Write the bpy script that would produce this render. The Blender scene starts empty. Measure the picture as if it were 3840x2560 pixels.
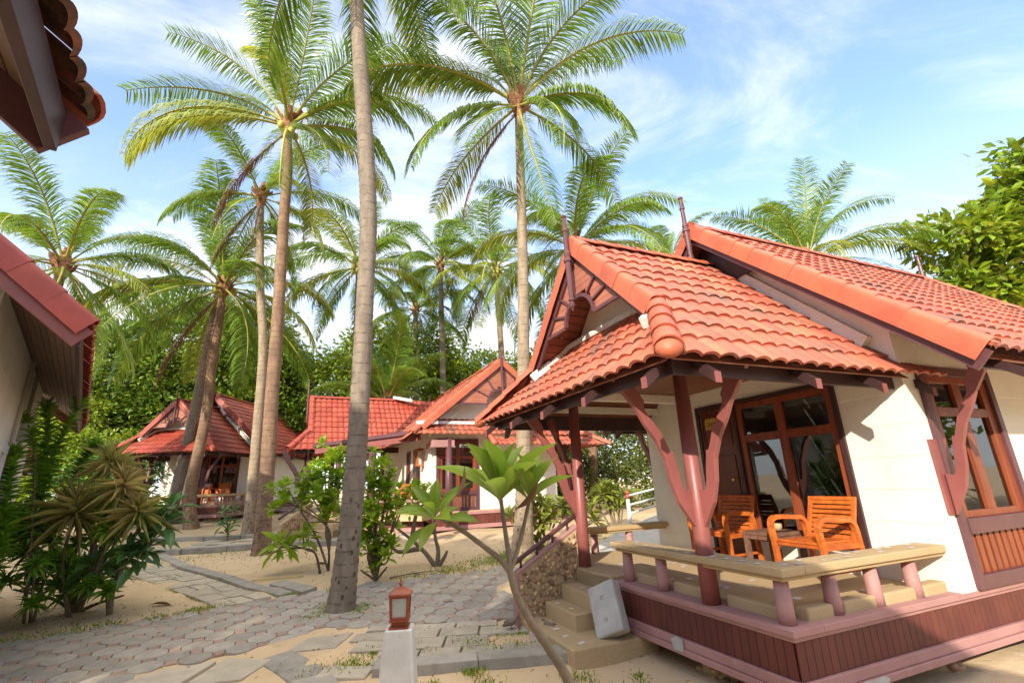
import bpy, math, random
import numpy as np
from math import sin, cos, tan, pi, radians, sqrt, atan2
from mathutils import Vector as V3, Matrix
random.seed(11)
rng = np.random.default_rng(11)
SC = bpy.context.scene
COL = SC.collection

# ------------------------------------------------------------------ basics
def ground_z(x, y):
    t = min(max((y - 5.0) / 1.5, 0), 1)
    return min(max((y - 5.75) * .052, 0), .85) if y > 6.5 else .039 * t * t

def link(o, parent=None):
    COL.objects.link(o)
    if parent is not None:
        o.parent = parent
    return o

def tag(o, label=None, cat=None, group=None, kind=None):
    if label: o['label'] = label
    if cat: o['category'] = cat
    if group: o['group'] = group
    if kind: o['kind'] = kind
    return o

def thing(name, label, cat, loc=(0, 0, 0), rotz=0, group=None):
    o = bpy.data.objects.new(name, None)
    o.empty_display_size = .2
    link(o)
    o.location = loc
    o.rotation_euler = (0, 0, rotz)
    return tag(o, label, cat, group)

# ------------------------------------------------------------------ materials
def mat(name, c1, c2=None, rough=.6, scale=3.0, isl=0.0, bump=0.0, bscale=40.0, stain=None, stain_scale=1.2,
        stain_lo=.55, stain_hi=.7, transl=0.0, spec=.4, objrand=0.0, stretch=None, mid=(.35, .65), metal=0.0):
    m = bpy.data.materials.new(name)
    m.use_nodes = True
    nt = m.node_tree
    N = nt.nodes
    L = nt.links
    b = N['Principled BSDF']
    b.inputs['Roughness'].default_value = rough
    b.inputs['Metallic'].default_value = metal
    b.inputs['Specular IOR Level'].default_value = spec
    tc = N.new('ShaderNodeTexCoord')
    src = tc.outputs['Object']
    if stretch:
        mp = N.new('ShaderNodeMapping')
        mp.inputs['Scale'].default_value = stretch
        L.new(src, mp.inputs['Vector'])
        src = mp.outputs['Vector']
    col = None
    def rgb(c):
        n = N.new('ShaderNodeRGB')
        n.outputs[0].default_value = (*c, 1)
        return n.outputs[0]
    def mix(f, a, bb, typ='MIX'):
        n = N.new('ShaderNodeMix')
        n.data_type = 'RGBA'
        n.blend_type = typ
        if isinstance(f, float): n.inputs[0].default_value = f
        else: L.new(f, n.inputs[0])
        L.new(a, n.inputs[6])
        L.new(bb, n.inputs[7])
        return n.outputs[2]
    def noise(sc, det=5, rough_=.6):
        n = N.new('ShaderNodeTexNoise')
        n.inputs['Scale'].default_value = sc
        n.inputs['Detail'].default_value = det
        n.inputs['Roughness'].default_value = rough_
        L.new(src, n.inputs['Vector'])
        return n.outputs['Fac']
    def ramp(f, lo, hi):
        n = N.new('ShaderNodeMapRange')
        n.interpolation_type = 'SMOOTHSTEP'
        n.inputs[1].default_value = lo
        n.inputs[2].default_value = hi
        L.new(f, n.inputs[0])
        return n.outputs[0]
    col = rgb(c1)
    if c2 is not None:
        col = mix(ramp(noise(scale), *mid), col, rgb(c2))
    if isl or objrand:
        hs = N.new('ShaderNodeHueSaturation')
        L.new(col, hs.inputs['Color'])
        if isl:
            g = N.new('ShaderNodeNewGeometry')
            r = g.outputs['Random Per Island']
            amt = isl
        else:
            oi = N.new('ShaderNodeObjectInfo')
            r = oi.outputs['Random']
            amt = objrand
        mr = N.new('ShaderNodeMapRange')
        mr.inputs[3].default_value = 1 - amt
        mr.inputs[4].default_value = 1 + amt
        L.new(r, mr.inputs[0])
        L.new(mr.outputs[0], hs.inputs['Value'])
        m2 = N.new('ShaderNodeMath')
        m2.operation = 'MULTIPLY_ADD'
        m2.inputs[1].default_value = amt * .08
        m2.inputs[2].default_value = .5 - amt * .04
        mul = N.new('ShaderNodeMath'); mul.operation = 'MULTIPLY'; mul.inputs[1].default_value = 7.31
        fr = N.new('ShaderNodeMath'); fr.operation = 'FRACT'
        L.new(r, mul.inputs[0]); L.new(mul.outputs[0], fr.inputs[0]); L.new(fr.outputs[0], m2.inputs[0])
        L.new(m2.outputs[0], hs.inputs['Hue'])
        col = hs.outputs['Color']
    if stain is not None:
        col = mix(ramp(noise(stain_scale, 8, .7), stain_lo, stain_hi), col, rgb(stain))
    L.new(col, b.inputs['Base Color'])
    if bump:
        bn = N.new('ShaderNodeBump')
        bn.inputs['Strength'].default_value = bump
        bn.inputs['Distance'].default_value = .02
        L.new(noise(bscale, 6), bn.inputs['Height'])
        L.new(bn.outputs['Normal'], b.inputs['Normal'])
    if transl:
        t = N.new('ShaderNodeBsdfTranslucent')
        hs2 = N.new('ShaderNodeHueSaturation')
        hs2.inputs['Value'].default_value = 1.5
        hs2.inputs['Hue'].default_value = .485
        L.new(col, hs2.inputs['Color'])
        L.new(hs2.outputs['Color'], t.inputs['Color'])
        ms = N.new('ShaderNodeMixShader')
        ms.inputs[0].default_value = transl
        L.new(b.outputs[0], ms.inputs[1])
        L.new(t.outputs[0], ms.inputs[2])
        L.new(ms.outputs[0], N['Material Output'].inputs['Surface'])
    return m

M = {}
M['tile'] = mat('terracotta_tile', (.47, .135, .078), (.39, .10, .06), rough=.6, scale=2.2, isl=.16, bump=.25, bscale=30,
                stain=(.17, .095, .07), stain_scale=1.7, stain_lo=.47, stain_hi=.68)
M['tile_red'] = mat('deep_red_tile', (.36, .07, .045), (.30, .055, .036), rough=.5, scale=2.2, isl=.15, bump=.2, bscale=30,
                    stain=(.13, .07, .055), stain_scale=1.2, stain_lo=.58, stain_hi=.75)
M['cap'] = mat('terracotta_cap', (.49, .13, .068), (.42, .105, .058), rough=.52, scale=3, isl=.1, bump=.12, bscale=18,
               stain=(.30, .12, .07), stain_scale=2.2, stain_lo=.6, stain_hi=.8)
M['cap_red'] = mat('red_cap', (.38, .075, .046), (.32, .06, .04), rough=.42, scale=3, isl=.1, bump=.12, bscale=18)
M['tile_moss'] = mat('mossy_tile', (.26, .085, .055), (.13, .06, .045), rough=.7, scale=3, isl=.2, bump=.3, bscale=30, stain=(.045, .04, .03), stain_scale=4, stain_lo=.38, stain_hi=.6)
M['cap_moss'] = mat('mossy_cap', (.34, .09, .05), (.26, .075, .045), rough=.6, scale=3, isl=.1, bump=.2, bscale=20, stain=(.06, .05, .04), stain_scale=3, stain_lo=.5, stain_hi=.7)
M['mortar'] = mat('white_mortar', (.72, .70, .66), (.58, .56, .52), rough=.8, scale=6, bump=.4, bscale=25)
M['trim'] = mat('dark_purple_brown_paint', (.055, .026, .026), (.045, .021, .022), rough=.42, scale=4, bump=.08, bscale=25, stain=(.15, .08, .075), stain_scale=3, stain_lo=.66, stain_hi=.8)
M['mauve'] = mat('mauve_paint', (.125, .050, .056), (.10, .042, .048), rough=.4, scale=3, bump=.08, bscale=22)
M['pink'] = mat('dusty_pink_paint', (.25, .078, .070), (.21, .068, .062), rough=.4, scale=3, bump=.08, bscale=22, stain=(.42, .2, .18), stain_scale=3, stain_lo=.68, stain_hi=.85)
M['ledge'] = mat('faded_pink_ledge', (.40, .215, .20), (.35, .18, .168), rough=.6, scale=2.5, bump=.15, bscale=40, stain=(.48, .34, .31), stain_scale=2.5, stain_lo=.6, stain_hi=.8)
M['plinth'] = mat('oxblood_board', (.135, .036, .027), (.11, .03, .024), rough=.55, scale=3, isl=.1, bump=.15, bscale=60, stain=(.26, .13, .11), stain_scale=22, stain_lo=.68, stain_hi=.78)
M['soffit'] = mat('soffit_board', (.26, .095, .05), (.20, .075, .04), rough=.5, scale=3, isl=.12, bump=.1, stretch=None)
M['soffit3'] = mat('dark_soffit_board', (.15, .085, .06), (.115, .065, .047), rough=.55, scale=3, isl=.18)
M['panelwood'] = mat('gable_board', (.40, .15, .095), (.34, .12, .08), rough=.5, scale=3, isl=.08)
M['wood'] = mat('red_brown_wood', (.26, .062, .024), (.18, .045, .02), rough=.35, scale=2.5, stretch=(6, 6, .6), bump=.05)
M['door'] = mat('dark_door_wood', (.15, .038, .018), (.11, .03, .016), rough=.32, scale=2.5, stretch=(7, 7, .5), bump=.05)
M['teak'] = mat('orange_teak', (.56, .15, .026), (.40, .095, .02), rough=.33, scale=3, stretch=(2, 5, 5), bump=.05, isl=.08, stain=(.3, .075, .02), stain_scale=5, stain_lo=.6, stain_hi=.8)
M['oldwood'] = mat('weathered_table_wood', (.20, .11, .075), (.13, .06, .04), rough=.6, scale=4, stretch=(2, 6, 6), bump=.1)
M['washed'] = mat('tan_pebble_wash', (.58, .43, .24), (.46, .33, .175), rough=.75, scale=120, bump=.7, bscale=160, stain=(.44, .31, .17), stain_scale=1.6, stain_lo=.5, stain_hi=.8)
M['chip'] = mat('white_mosaic_chip', (.70, .70, .68), (.58, .58, .58), rough=.35, scale=5, isl=.12)
M['mortar_tan'] = mat('tan_mortar', (.50, .38, .23), (.42, .31, .19), rough=.85, scale=12, bump=.6, bscale=60)
M['pebble'] = mat('river_pebble', (.47, .31, .175), (.30, .175, .095), rough=.4, scale=9, isl=.5, bump=.1, spec=.5)
M['brass'] = mat('brass', (.75, .55, .25), (.6, .42, .18), rough=.25, metal=1.0)
M['plaque'] = mat('yellow_plaque', (.55, .32, .06), (.42, .23, .04), rough=.45, scale=8)
M['black'] = mat('dark_carving', (.04, .025, .02), (.03, .02, .02), rough=.5)
M['curtain'] = mat('cream_curtain', (.62, .50, .28), (.5, .38, .2), rough=.8, scale=2, stretch=(6, 6, .4), transl=.3)
M['concrete'] = mat('grey_concrete', (.46, .45, .42), (.38, .37, .34), rough=.8, scale=6, bump=.35, bscale=50, stain=(.2, .19, .16), stain_scale=5, stain_lo=.66, stain_hi=.76)
M['whitepaint'] = mat('white_paint', (.66, .65, .62), (.56, .55, .52), rough=.5, scale=4, bump=.15, bscale=30, stain=(.42, .36, .29), stain_scale=5, stain_lo=.58, stain_hi=.75)
M['sand'] = None
M['paver'] = mat('grey_octagon_paver', (.36, .325, .275), (.30, .27, .23), rough=.8, scale=9, isl=.14, bump=.4, bscale=90, stain=(.44, .37, .27), stain_scale=1.1, stain_lo=.54, stain_hi=.72)
M['paver_red'] = mat('red_square_paver', (.37, .25, .19), (.31, .215, .165), rough=.8, scale=9, isl=.15, bump=.4, bscale=90, stain=(.44, .37, .27), stain_scale=1.1, stain_lo=.56, stain_hi=.74)
M['slab'] = mat('pale_concrete_slab', (.47, .41, .315), (.39, .34, .265), rough=.85, scale=5, isl=.12, bump=.5, bscale=70, stain=(.24, .225, .19), stain_scale=2.3, stain_lo=.6, stain_hi=.78)
M['kerb'] = mat('grey_kerb', (.36, .33, .28), (.28, .26, .22), rough=.85, scale=5, isl=.1, bump=.5, bscale=70, stain=(.12, .12, .095), stain_scale=2.5, stain_lo=.58, stain_hi=.75)
M['barklt'] = None
M['rachis'] = mat('frond_rachis', (.34, .33, .06), (.26, .27, .05), rough=.5, objrand=.2)
M['deadfrond'] = mat('dead_frond', (.22, .12, .075), (.16, .085, .06), rough=.8, isl=.25)
M['boot'] = mat('palm_fibre', (.34, .17, .09), (.18, .085, .05), rough=.9, scale=12, bump=.8, bscale=30, isl=.3)
M['coconut'] = mat('green_coconut', (.30, .34, .05), (.4, .36, .07), rough=.4, scale=4, isl=.2)
M['redpole'] = mat('red_ball_paint', (.4, .06, .04), rough=.3)
M['lampwood'] = mat('lantern_wood', (.30, .075, .035), (.22, .05, .026), rough=.3, scale=5, bump=.04)
M['frost'] = mat('frosted_glass', (.50, .52, .48), (.40, .42, .39), rough=.35, scale=14)
M['twig'] = mat('grey_bark', (.23, .18, .12), (.15, .115, .075), rough=.85, scale=10, stretch=(3, 3, .8), bump=.5, bscale=30)
M['twiglt'] = mat('green_grey_bark', (.24, .185, .12), (.17, .13, .085), rough=.8, scale=12, bump=.3, bscale=40)
M['treebark'] = mat('tan_tree_bark', (.30, .22, .13), (.2, .14, .08), rough=.9, scale=5, bump=.5, bscale=14)
M['towelp'] = mat('magenta_cloth', (.75, .03, .30), (.6, .02, .22), rough=.8)
M['towelw'] = mat('pale_cloth', (.62, .55, .62), (.52, .46, .52), rough=.8)
M['pipe'] = mat('pale_pipe', (.5, .48, .42), (.45, .42, .36), rough=.5)
M['bird'] = mat('dove_feather', (.21, .16, .125), (.15, .115, .09), rough=.8, scale=40)
M['dryleaf'] = mat('dry_leaf_brown', (.26, .15, .06), (.18, .09, .04), rough=.8, isl=.3)
M['straw'] = mat('yellow_cane', (.58, .43, .16), (.5, .36, .12), rough=.6)
M['metal'] = mat('grey_metal', (.4, .41, .42), rough=.4, metal=.6)

def leafmat(name, c1, c2, isl=.3, transl=.35, rough=.45, spec=.4, objrand=0, veins=None):
    m = mat(name, c1, c2, rough=rough, scale=1.3, isl=isl, transl=transl, spec=spec, objrand=objrand)
    if veins:
        nt = m.node_tree; N = nt.nodes; L = nt.links
        b = N['Principled BSDF']
        uv = N.new('ShaderNodeUVMap')
        sep = N.new('ShaderNodeSeparateXYZ'); L.new(uv.outputs[0], sep.inputs[0])
        a = N.new('ShaderNodeMath'); a.operation = 'SUBTRACT'; a.inputs[1].default_value = .5; L.new(sep.outputs['Y'], a.inputs[0])
        ab = N.new('ShaderNodeMath'); ab.operation = 'ABSOLUTE'; L.new(a.outputs[0], ab.inputs[0])
        mid = N.new('ShaderNodeMath'); mid.operation = 'LESS_THAN'; mid.inputs[1].default_value = .028; L.new(ab.outputs[0], mid.inputs[0])
        k = N.new('ShaderNodeMath'); k.operation = 'MULTIPLY_ADD'; k.inputs[1].default_value = -.28; L.new(ab.outputs[0], k.inputs[0]); L.new(sep.outputs['X'], k.inputs[2])
        w = N.new('ShaderNodeMath'); w.operation = 'MULTIPLY'; w.inputs[1].default_value = 26; L.new(k.outputs[0], w.inputs[0])
        fr = N.new('ShaderNodeMath'); fr.operation = 'FRACT'; L.new(w.outputs[0], fr.inputs[0])
        lt = N.new('ShaderNodeMath'); lt.operation = 'LESS_THAN'; lt.inputs[1].default_value = .16; L.new(fr.outputs[0], lt.inputs[0])
        lm = N.new('ShaderNodeMath'); lm.operation = 'MULTIPLY'; lm.inputs[1].default_value = .35; L.new(lt.outputs[0], lm.inputs[0])
        mx = N.new('ShaderNodeMath'); mx.operation = 'MAXIMUM'; L.new(mid.outputs[0], mx.inputs[0]); L.new(lm.outputs[0], mx.inputs[1])
        old = b.inputs['Base Color'].links[0].from_socket
        mixn = N.new('ShaderNodeMix'); mixn.data_type = 'RGBA'
        L.new(mx.outputs[0], mixn.inputs[0]); L.new(old, mixn.inputs[6]); mixn.inputs[7].default_value = (*veins, 1)
        for l in list(nt.links):
            if l.from_socket == old and l.to_node.type in ('BSDF_PRINCIPLED', 'HUE_SAT') and l.to_node != mixn:
                to = l.to_socket
                L.new(mixn.outputs[2], to)
    return m
M['frond'] = leafmat('palm_leaflet', (.17, .28, .028), (.115, .215, .022), isl=.28, transl=.4, rough=.35, spec=.5)
M['frond2'] = leafmat('palm_leaflet_yellow', (.29, .33, .04), (.20, .27, .03), isl=.3, transl=.4, rough=.35, spec=.5)
M['almond'] = leafmat('broad_leaf', (.21, .30, .02), (.13, .21, .015), isl=.45, transl=.3)
M['almond_y'] = leafmat('broad_leaf_yellow', (.28, .32, .02), (.16, .24, .015), isl=.5, transl=.3)
M['ficus'] = leafmat('small_dark_leaf', (.12, .195, .017), (.07, .13, .013), isl=.5, transl=.25)
M['bamboo'] = leafmat('pale_small_leaf', (.15, .18, .035), (.09, .13, .025), isl=.4, transl=.3)
M['lime'] = leafmat('lime_leaf', (.27, .40, .018), (.18, .31, .016), isl=.3, transl=.38)
M['plum'] = leafmat('plumeria_leaf', (.20, .33, .03), (.15, .27, .025), isl=.2, transl=.42, rough=.38, veins=(.26, .29, .06))
M['plumfar'] = leafmat('pale_plumeria_leaf', (.19, .23, .03), (.13, .18, .025), isl=.25, transl=.35, veins=(.3, .31, .08))
M['plumdk'] = leafmat('dark_plumeria_leaf', (.07, .18, .05), (.09, .21, .04), isl=.3, transl=.2, rough=.32, spec=.5, veins=(.09, .16, .05))
M['pleo'] = leafmat('strappy_green_leaf', (.20, .38, .03), (.12, .27, .02), isl=.4, transl=.3, rough=.35)
M['cordy'] = leafmat('bronze_strap_leaf', (.44, .37, .14), (.32, .33, .09), isl=.35, transl=.3)
M['grass'] = leafmat('short_grass', (.19, .31, .025), (.26, .30, .04), isl=.35, transl=.3)

def wallmat():
    m = mat('cream_siding', (.80, .77, .70), (.75, .72, .65), rough=.55, scale=1.5, bump=.05, bscale=60, stain=(.66, .61, .51), stain_scale=1.6, stain_lo=.5, stain_hi=.8)
    nt = m.node_tree; N = nt.nodes; L = nt.links; b = N['Principled BSDF']
    tc = N.new('ShaderNodeTexCoord'); sp = N.new('ShaderNodeSeparateXYZ'); L.new(tc.outputs['Object'], sp.inputs[0])
    a = N.new('ShaderNodeMath'); a.operation = 'MULTIPLY_ADD'; a.inputs[1].default_value = 1 / .34; a.inputs[2].default_value = .2; L.new(sp.outputs['Z'], a.inputs[0])
    f = N.new('ShaderNodeMath'); f.operation = 'FRACT'; L.new(a.outputs[0], f.inputs[0])
    mr = N.new('ShaderNodeMapRange'); mr.inputs[1].default_value = 0; mr.inputs[2].default_value = .035; L.new(f.outputs[0], mr.inputs[0])
    bp = N.new('ShaderNodeBump'); bp.inputs['Strength'].default_value = .45; bp.inputs['Distance'].default_value = .012
    L.new(mr.outputs[0], bp.inputs['Height']); L.new(bp.outputs[0], b.inputs['Normal'])
    return m
M['wall'] = wallmat()

def trunkmat(name, c1, c2, c3, ring=7.0):
    m = mat(name, c1, c2, rough=.85, scale=5, stretch=(1.5, 1.5, .5), bump=.6, bscale=22)
    nt = m.node_tree; N = nt.nodes; L = nt.links; b = N['Principled BSDF']
    tc = N.new('ShaderNodeTexCoord')
    wv = N.new('ShaderNodeTexWave'); wv.wave_type = 'BANDS'; wv.bands_direction = 'Z'; wv.wave_profile = 'SAW'
    wv.inputs['Scale'].default_value = ring / 6.283 * 1.6; wv.inputs['Distortion'].default_value = 1.6; wv.inputs['Detail'].default_value = 3; wv.inputs['Detail Scale'].default_value = 2.5
    L.new(tc.outputs['Object'], wv.inputs['Vector'])
    mr = N.new('ShaderNodeMapRange'); mr.inputs[1].default_value = .78; mr.inputs[2].default_value = 1.0; L.new(wv.outputs['Fac'], mr.inputs[0])
    nz = N.new('ShaderNodeTexNoise'); nz.inputs['Scale'].default_value = 9; nz.inputs['Detail'].default_value = 4; L.new(tc.outputs['Object'], nz.inputs['Vector'])
    gt = N.new('ShaderNodeMapRange'); gt.inputs[1].default_value = .4; gt.inputs[2].default_value = .62; L.new(nz.outputs['Fac'], gt.inputs[0])
    ml = N.new('ShaderNodeMath'); ml.operation = 'MULTIPLY'; L.new(mr.outputs[0], ml.inputs[0]); L.new(gt.outputs[0], ml.inputs[1])
    # dark rot pits near the foot, from a stretched Voronoi
    mp = N.new('ShaderNodeMapping'); mp.inputs['Scale'].default_value = (9, 9, 5.5); L.new(tc.outputs['Object'], mp.inputs['Vector'])
    vo = N.new('ShaderNodeTexVoronoi'); vo.inputs['Scale'].default_value = 1; vo.inputs['Randomness'].default_value = 1.0; L.new(mp.outputs[0], vo.inputs['Vector'])
    pit = N.new('ShaderNodeMapRange'); pit.inputs[1].default_value = .26; pit.inputs[2].default_value = .18; L.new(vo.outputs['Distance'], pit.inputs[0])
    sp = N.new('ShaderNodeSeparateXYZ'); L.new(tc.outputs['Object'], sp.inputs[0])
    low = N.new('ShaderNodeMapRange'); low.inputs[1].default_value = 2.6; low.inputs[2].default_value = 1.2; L.new(sp.outputs['Z'], low.inputs[0])
    pm = N.new('ShaderNodeMath'); pm.operation = 'MULTIPLY'; L.new(pit.outputs[0], pm.inputs[0]); L.new(low.outputs[0], pm.inputs[1])
    tot = N.new('ShaderNodeMath'); tot.operation = 'MAXIMUM'; L.new(ml.outputs[0], tot.inputs[0]); L.new(pm.outputs[0], tot.inputs[1])
    old = b.inputs['Base Color'].links[0].from_socket
    mx = N.new('ShaderNodeMix'); mx.data_type = 'RGBA'; L.new(tot.outputs[0], mx.inputs[0]); L.new(old, mx.inputs[6]); mx.inputs[7].default_value = (*c3, 1)
    L.new(mx.outputs[2], b.inputs['Base Color'])
    return m
M['trunk'] = trunkmat('coconut_bark', (.33, .26, .18), (.24, .185, .125), (.13, .085, .055))
M['trunkg'] = trunkmat('grey_coconut_bark', (.25, .205, .155), (.175, .14, .105), (.07, .05, .036))
M['trunkd'] = trunkmat('brown_coconut_bark', (.27, .17, .10), (.18, .11, .07), (.07, .04, .03))

def sandmat():
    m = mat('sand', (.60, .455, .285), (.52, .39, .24), rough=.95, scale=.6, bump=.9, bscale=7, stain=(.40, .30, .18), stain_scale=2.2, stain_lo=.56, stain_hi=.8, spec=.1)
    nt = m.node_tree; N = nt.nodes; L = nt.links; b = N['Principled BSDF']
    tc = N.new('ShaderNodeTexCoord')
    n = N.new('ShaderNodeTexNoise'); n.inputs['Scale'].default_value = 55; n.inputs['Detail'].default_value = 3; L.new(tc.outputs['Object'], n.inputs['Vector'])
    r = N.new('ShaderNodeMapRange'); r.inputs[1].default_value = .66; r.inputs[2].default_value = .72; L.new(n.outputs['Fac'], r.inputs[0])
    n2 = N.new('ShaderNodeTexNoise'); n2.inputs['Scale'].default_value = 1.1; n2.inputs['Detail'].default_value = 3; L.new(tc.outputs['Object'], n2.inputs['Vector'])
    r2 = N.new('ShaderNodeMapRange'); r2.inputs[1].default_value = .45; r2.inputs[2].default_value = .65; L.new(n2.outputs['Fac'], r2.inputs[0])
    ml = N.new('ShaderNodeMath'); ml.operation = 'MULTIPLY'; L.new(r.outputs[0], ml.inputs[0]); L.new(r2.outputs[0], ml.inputs[1])
    old = b.inputs['Base Color'].links[0].from_socket
    mx = N.new('ShaderNodeMix'); mx.data_type = 'RGBA'; L.new(ml.outputs[0], mx.inputs[0]); L.new(old, mx.inputs[6]); mx.inputs[7].default_value = (.17, .12, .06, 1)
    L.new(mx.outputs[2], b.inputs['Base Color'])
    return m
M['sand'] = sandmat()

def glassmat():
    m = bpy.data.materials.new('window_glass'); m.use_nodes = True
    nt = m.node_tree; N = nt.nodes; L = nt.links
    N.remove(N['Principled BSDF'])
    t = N.new('ShaderNodeBsdfTransparent'); t.inputs[0].default_value = (.32, .36, .35, 1)
    g = N.new('ShaderNodeBsdfGlossy'); g.inputs['Roughness'].default_value = .015; g.inputs[0].default_value = (.9, .95, 1, 1)
    lw = N.new('ShaderNodeLayerWeight'); lw.inputs[0].default_value = .35
    mr = N.new('ShaderNodeMapRange'); mr.inputs[3].default_value = .09; mr.inputs[4].default_value = .8; L.new(lw.outputs['Fresnel'], mr.inputs[0])
    ms = N.new('ShaderNodeMixShader'); L.new(mr.outputs[0], ms.inputs[0]); L.new(t.outputs[0], ms.inputs[1]); L.new(g.outputs[0], ms.inputs[2])
    L.new(ms.outputs[0], N['Material Output'].inputs['Surface'])
    return m
M['glass'] = glassmat()

# ------------------------------------------------------------------ mesh builder
class MB:
    def __init__(s):
        s.v = []; s.f = []; s.m = []
    def add(s, vs, fs, m=0):
        o = len(s.v)
        s.v += [tuple(p) for p in vs]
        for f in fs:
            s.f.append(tuple(i + o for i in f)); s.m.append(m)
    def par(s, o, a, b, c, m=0):            # parallelepiped
        o, a, b, c = V3(o), V3(a), V3(b), V3(c)
        vs = [o, o + a, o + a + b, o + b, o + c, o + a + c, o + a + b + c, o + b + c]
        fs = [(0, 3, 2, 1), (4, 5, 6, 7), (0, 1, 5, 4), (1, 2, 6, 5), (2, 3, 7, 6), (3, 0, 4, 7)]
        if a.cross(b).dot(c) < 0: fs = [f[::-1] for f in fs]
        s.add(vs, fs, m)
    def box(s, x0, x1, y0, y1, z0, z1, m=0):
        s.par((x0, y0, z0), (x1 - x0, 0, 0), (0, y1 - y0, 0), (0, 0, z1 - z0), m)
    def beam(s, p, q, w, h, up=(0, 0, 1), m=0):   # centred oriented bar
        p, q = V3(p), V3(q)
        d = q - p; up = V3(up)
        sd = d.cross(up).normalized(); u = sd.cross(d).normalized()
        s.par(p - sd * w / 2 - u * h / 2, d, sd * w, u * h, m)
    def prism(s, poly, o, U, W, T, m=0):
        o, U, W, T = V3(o), V3(U), V3(W), V3(T)
        n = len(poly)
        a = [o + U * p[0] + W * p[1] for p in poly]
        b = [p + T for p in a]
        fs = [tuple(range(n))[::-1], tuple(range(n, 2 * n))] + [(i, (i + 1) % n, (i + 1) % n + n, i + n) for i in range(n)]
        s.add(a + b, fs, m)
    def tube(s, pts, rad, n=8, cap=True, m=0):
        pts = [V3(p) for p in pts]
        if not hasattr(rad, '__len__'): rad = [rad] * len(pts)
        k = len(pts); vs = []
        ref = V3((.31, .95, .12))
        for i, p in enumerate(pts):
            d = (pts[min(i + 1, k - 1)] - pts[max(i - 1, 0)]).normalized()
            if i == 0:
                a = d.cross(ref)
                if a.length < .1: a = d.cross(V3((1, 0, 0)))
            else:
                a = pa - d * pa.dot(d)
            a.normalize(); pa = a
            b = d.cross(a)
            for j in range(n):
                t = 2 * pi * j / n
                vs.append(p + (a * cos(t) + b * sin(t)) * rad[i])
        fs = [(i * n + j, i * n + (j + 1) % n, (i + 1) * n + (j + 1) % n, (i + 1) * n + j) for i in range(k - 1) for j in range(n)]
        if cap: fs += [tuple(range(n))[::-1], tuple(range((k - 1) * n, k * n))]
        s.add(vs, fs, m)
    def lathe(s, o, ax, prof, n=12, m=0):      # prof: (radius, height along axis)
        o, ax = V3(o), V3(ax).normalized()
        s.tube2([o + ax * h for r, h in prof], [r for r, h in prof], ax, n, m)
    def tube2(s, pts, rad, ax, n, m):
        a = ax.cross(V3((.3, .9, .1))).normalized(); b = ax.cross(a); vs = []
        for p, r in zip(pts, rad):
            vs += [p + (a * cos(2 * pi * j / n) + b * sin(2 * pi * j / n)) * max(r, 1e-4) for j in range(n)]
        k = len(pts)
        fs = [(i * n + j, i * n + (j + 1) % n, (i + 1) * n + (j + 1) % n, (i + 1) * n + j) for i in range(k - 1) for j in range(n)]
        fs += [tuple(range(n))[::-1], tuple(range((k - 1) * n, k * n))]
        s.add(vs, fs, m)
    def ell(s, c, r, R=None, nu=8, nv=5, m=0):
        vs = []; c = V3(c)
        for i in range(nv + 1):
            ph = pi * i / nv
            for j in range(nu):
                t = 2 * pi * j / nu
                p = V3((r[0] * sin(ph) * cos(t), r[1] * sin(ph) * sin(t), r[2] * cos(ph)))
                if R is not None: p = R @ p
                vs.append(c + p)
        fs = [(i * nu + j, (i + 1) * nu + j, (i + 1) * nu + (j + 1) % nu, i * nu + (j + 1) % nu) for i in range(nv) for j in range(nu)]
        s.add(vs, fs, m)
    def build(s, name, mats, parent=None, smooth=False, bevel=0, label=None):
        me = bpy.data.meshes.new(name)
        me.from_pydata(s.v, [], s.f)
        if not isinstance(mats, (list, tuple)): mats = [mats]
        for x in mats: me.materials.append(M[x] if isinstance(x, str) else x)
        if len(mats) > 1: me.polygons.foreach_set('material_index', s.m)
        if smooth: me.polygons.foreach_set('use_smooth', [True] * len(me.polygons))
        me.update()
        o = bpy.data.objects.new(name, me)
        link(o, parent)
        if bevel:
            bv = o.modifiers.new('bevel', 'BEVEL'); bv.width = bevel; bv.segments = 2; bv.limit_method = 'ANGLE'; bv.angle_limit = radians(40)
        if label: o['label'] = label
        return o

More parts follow.
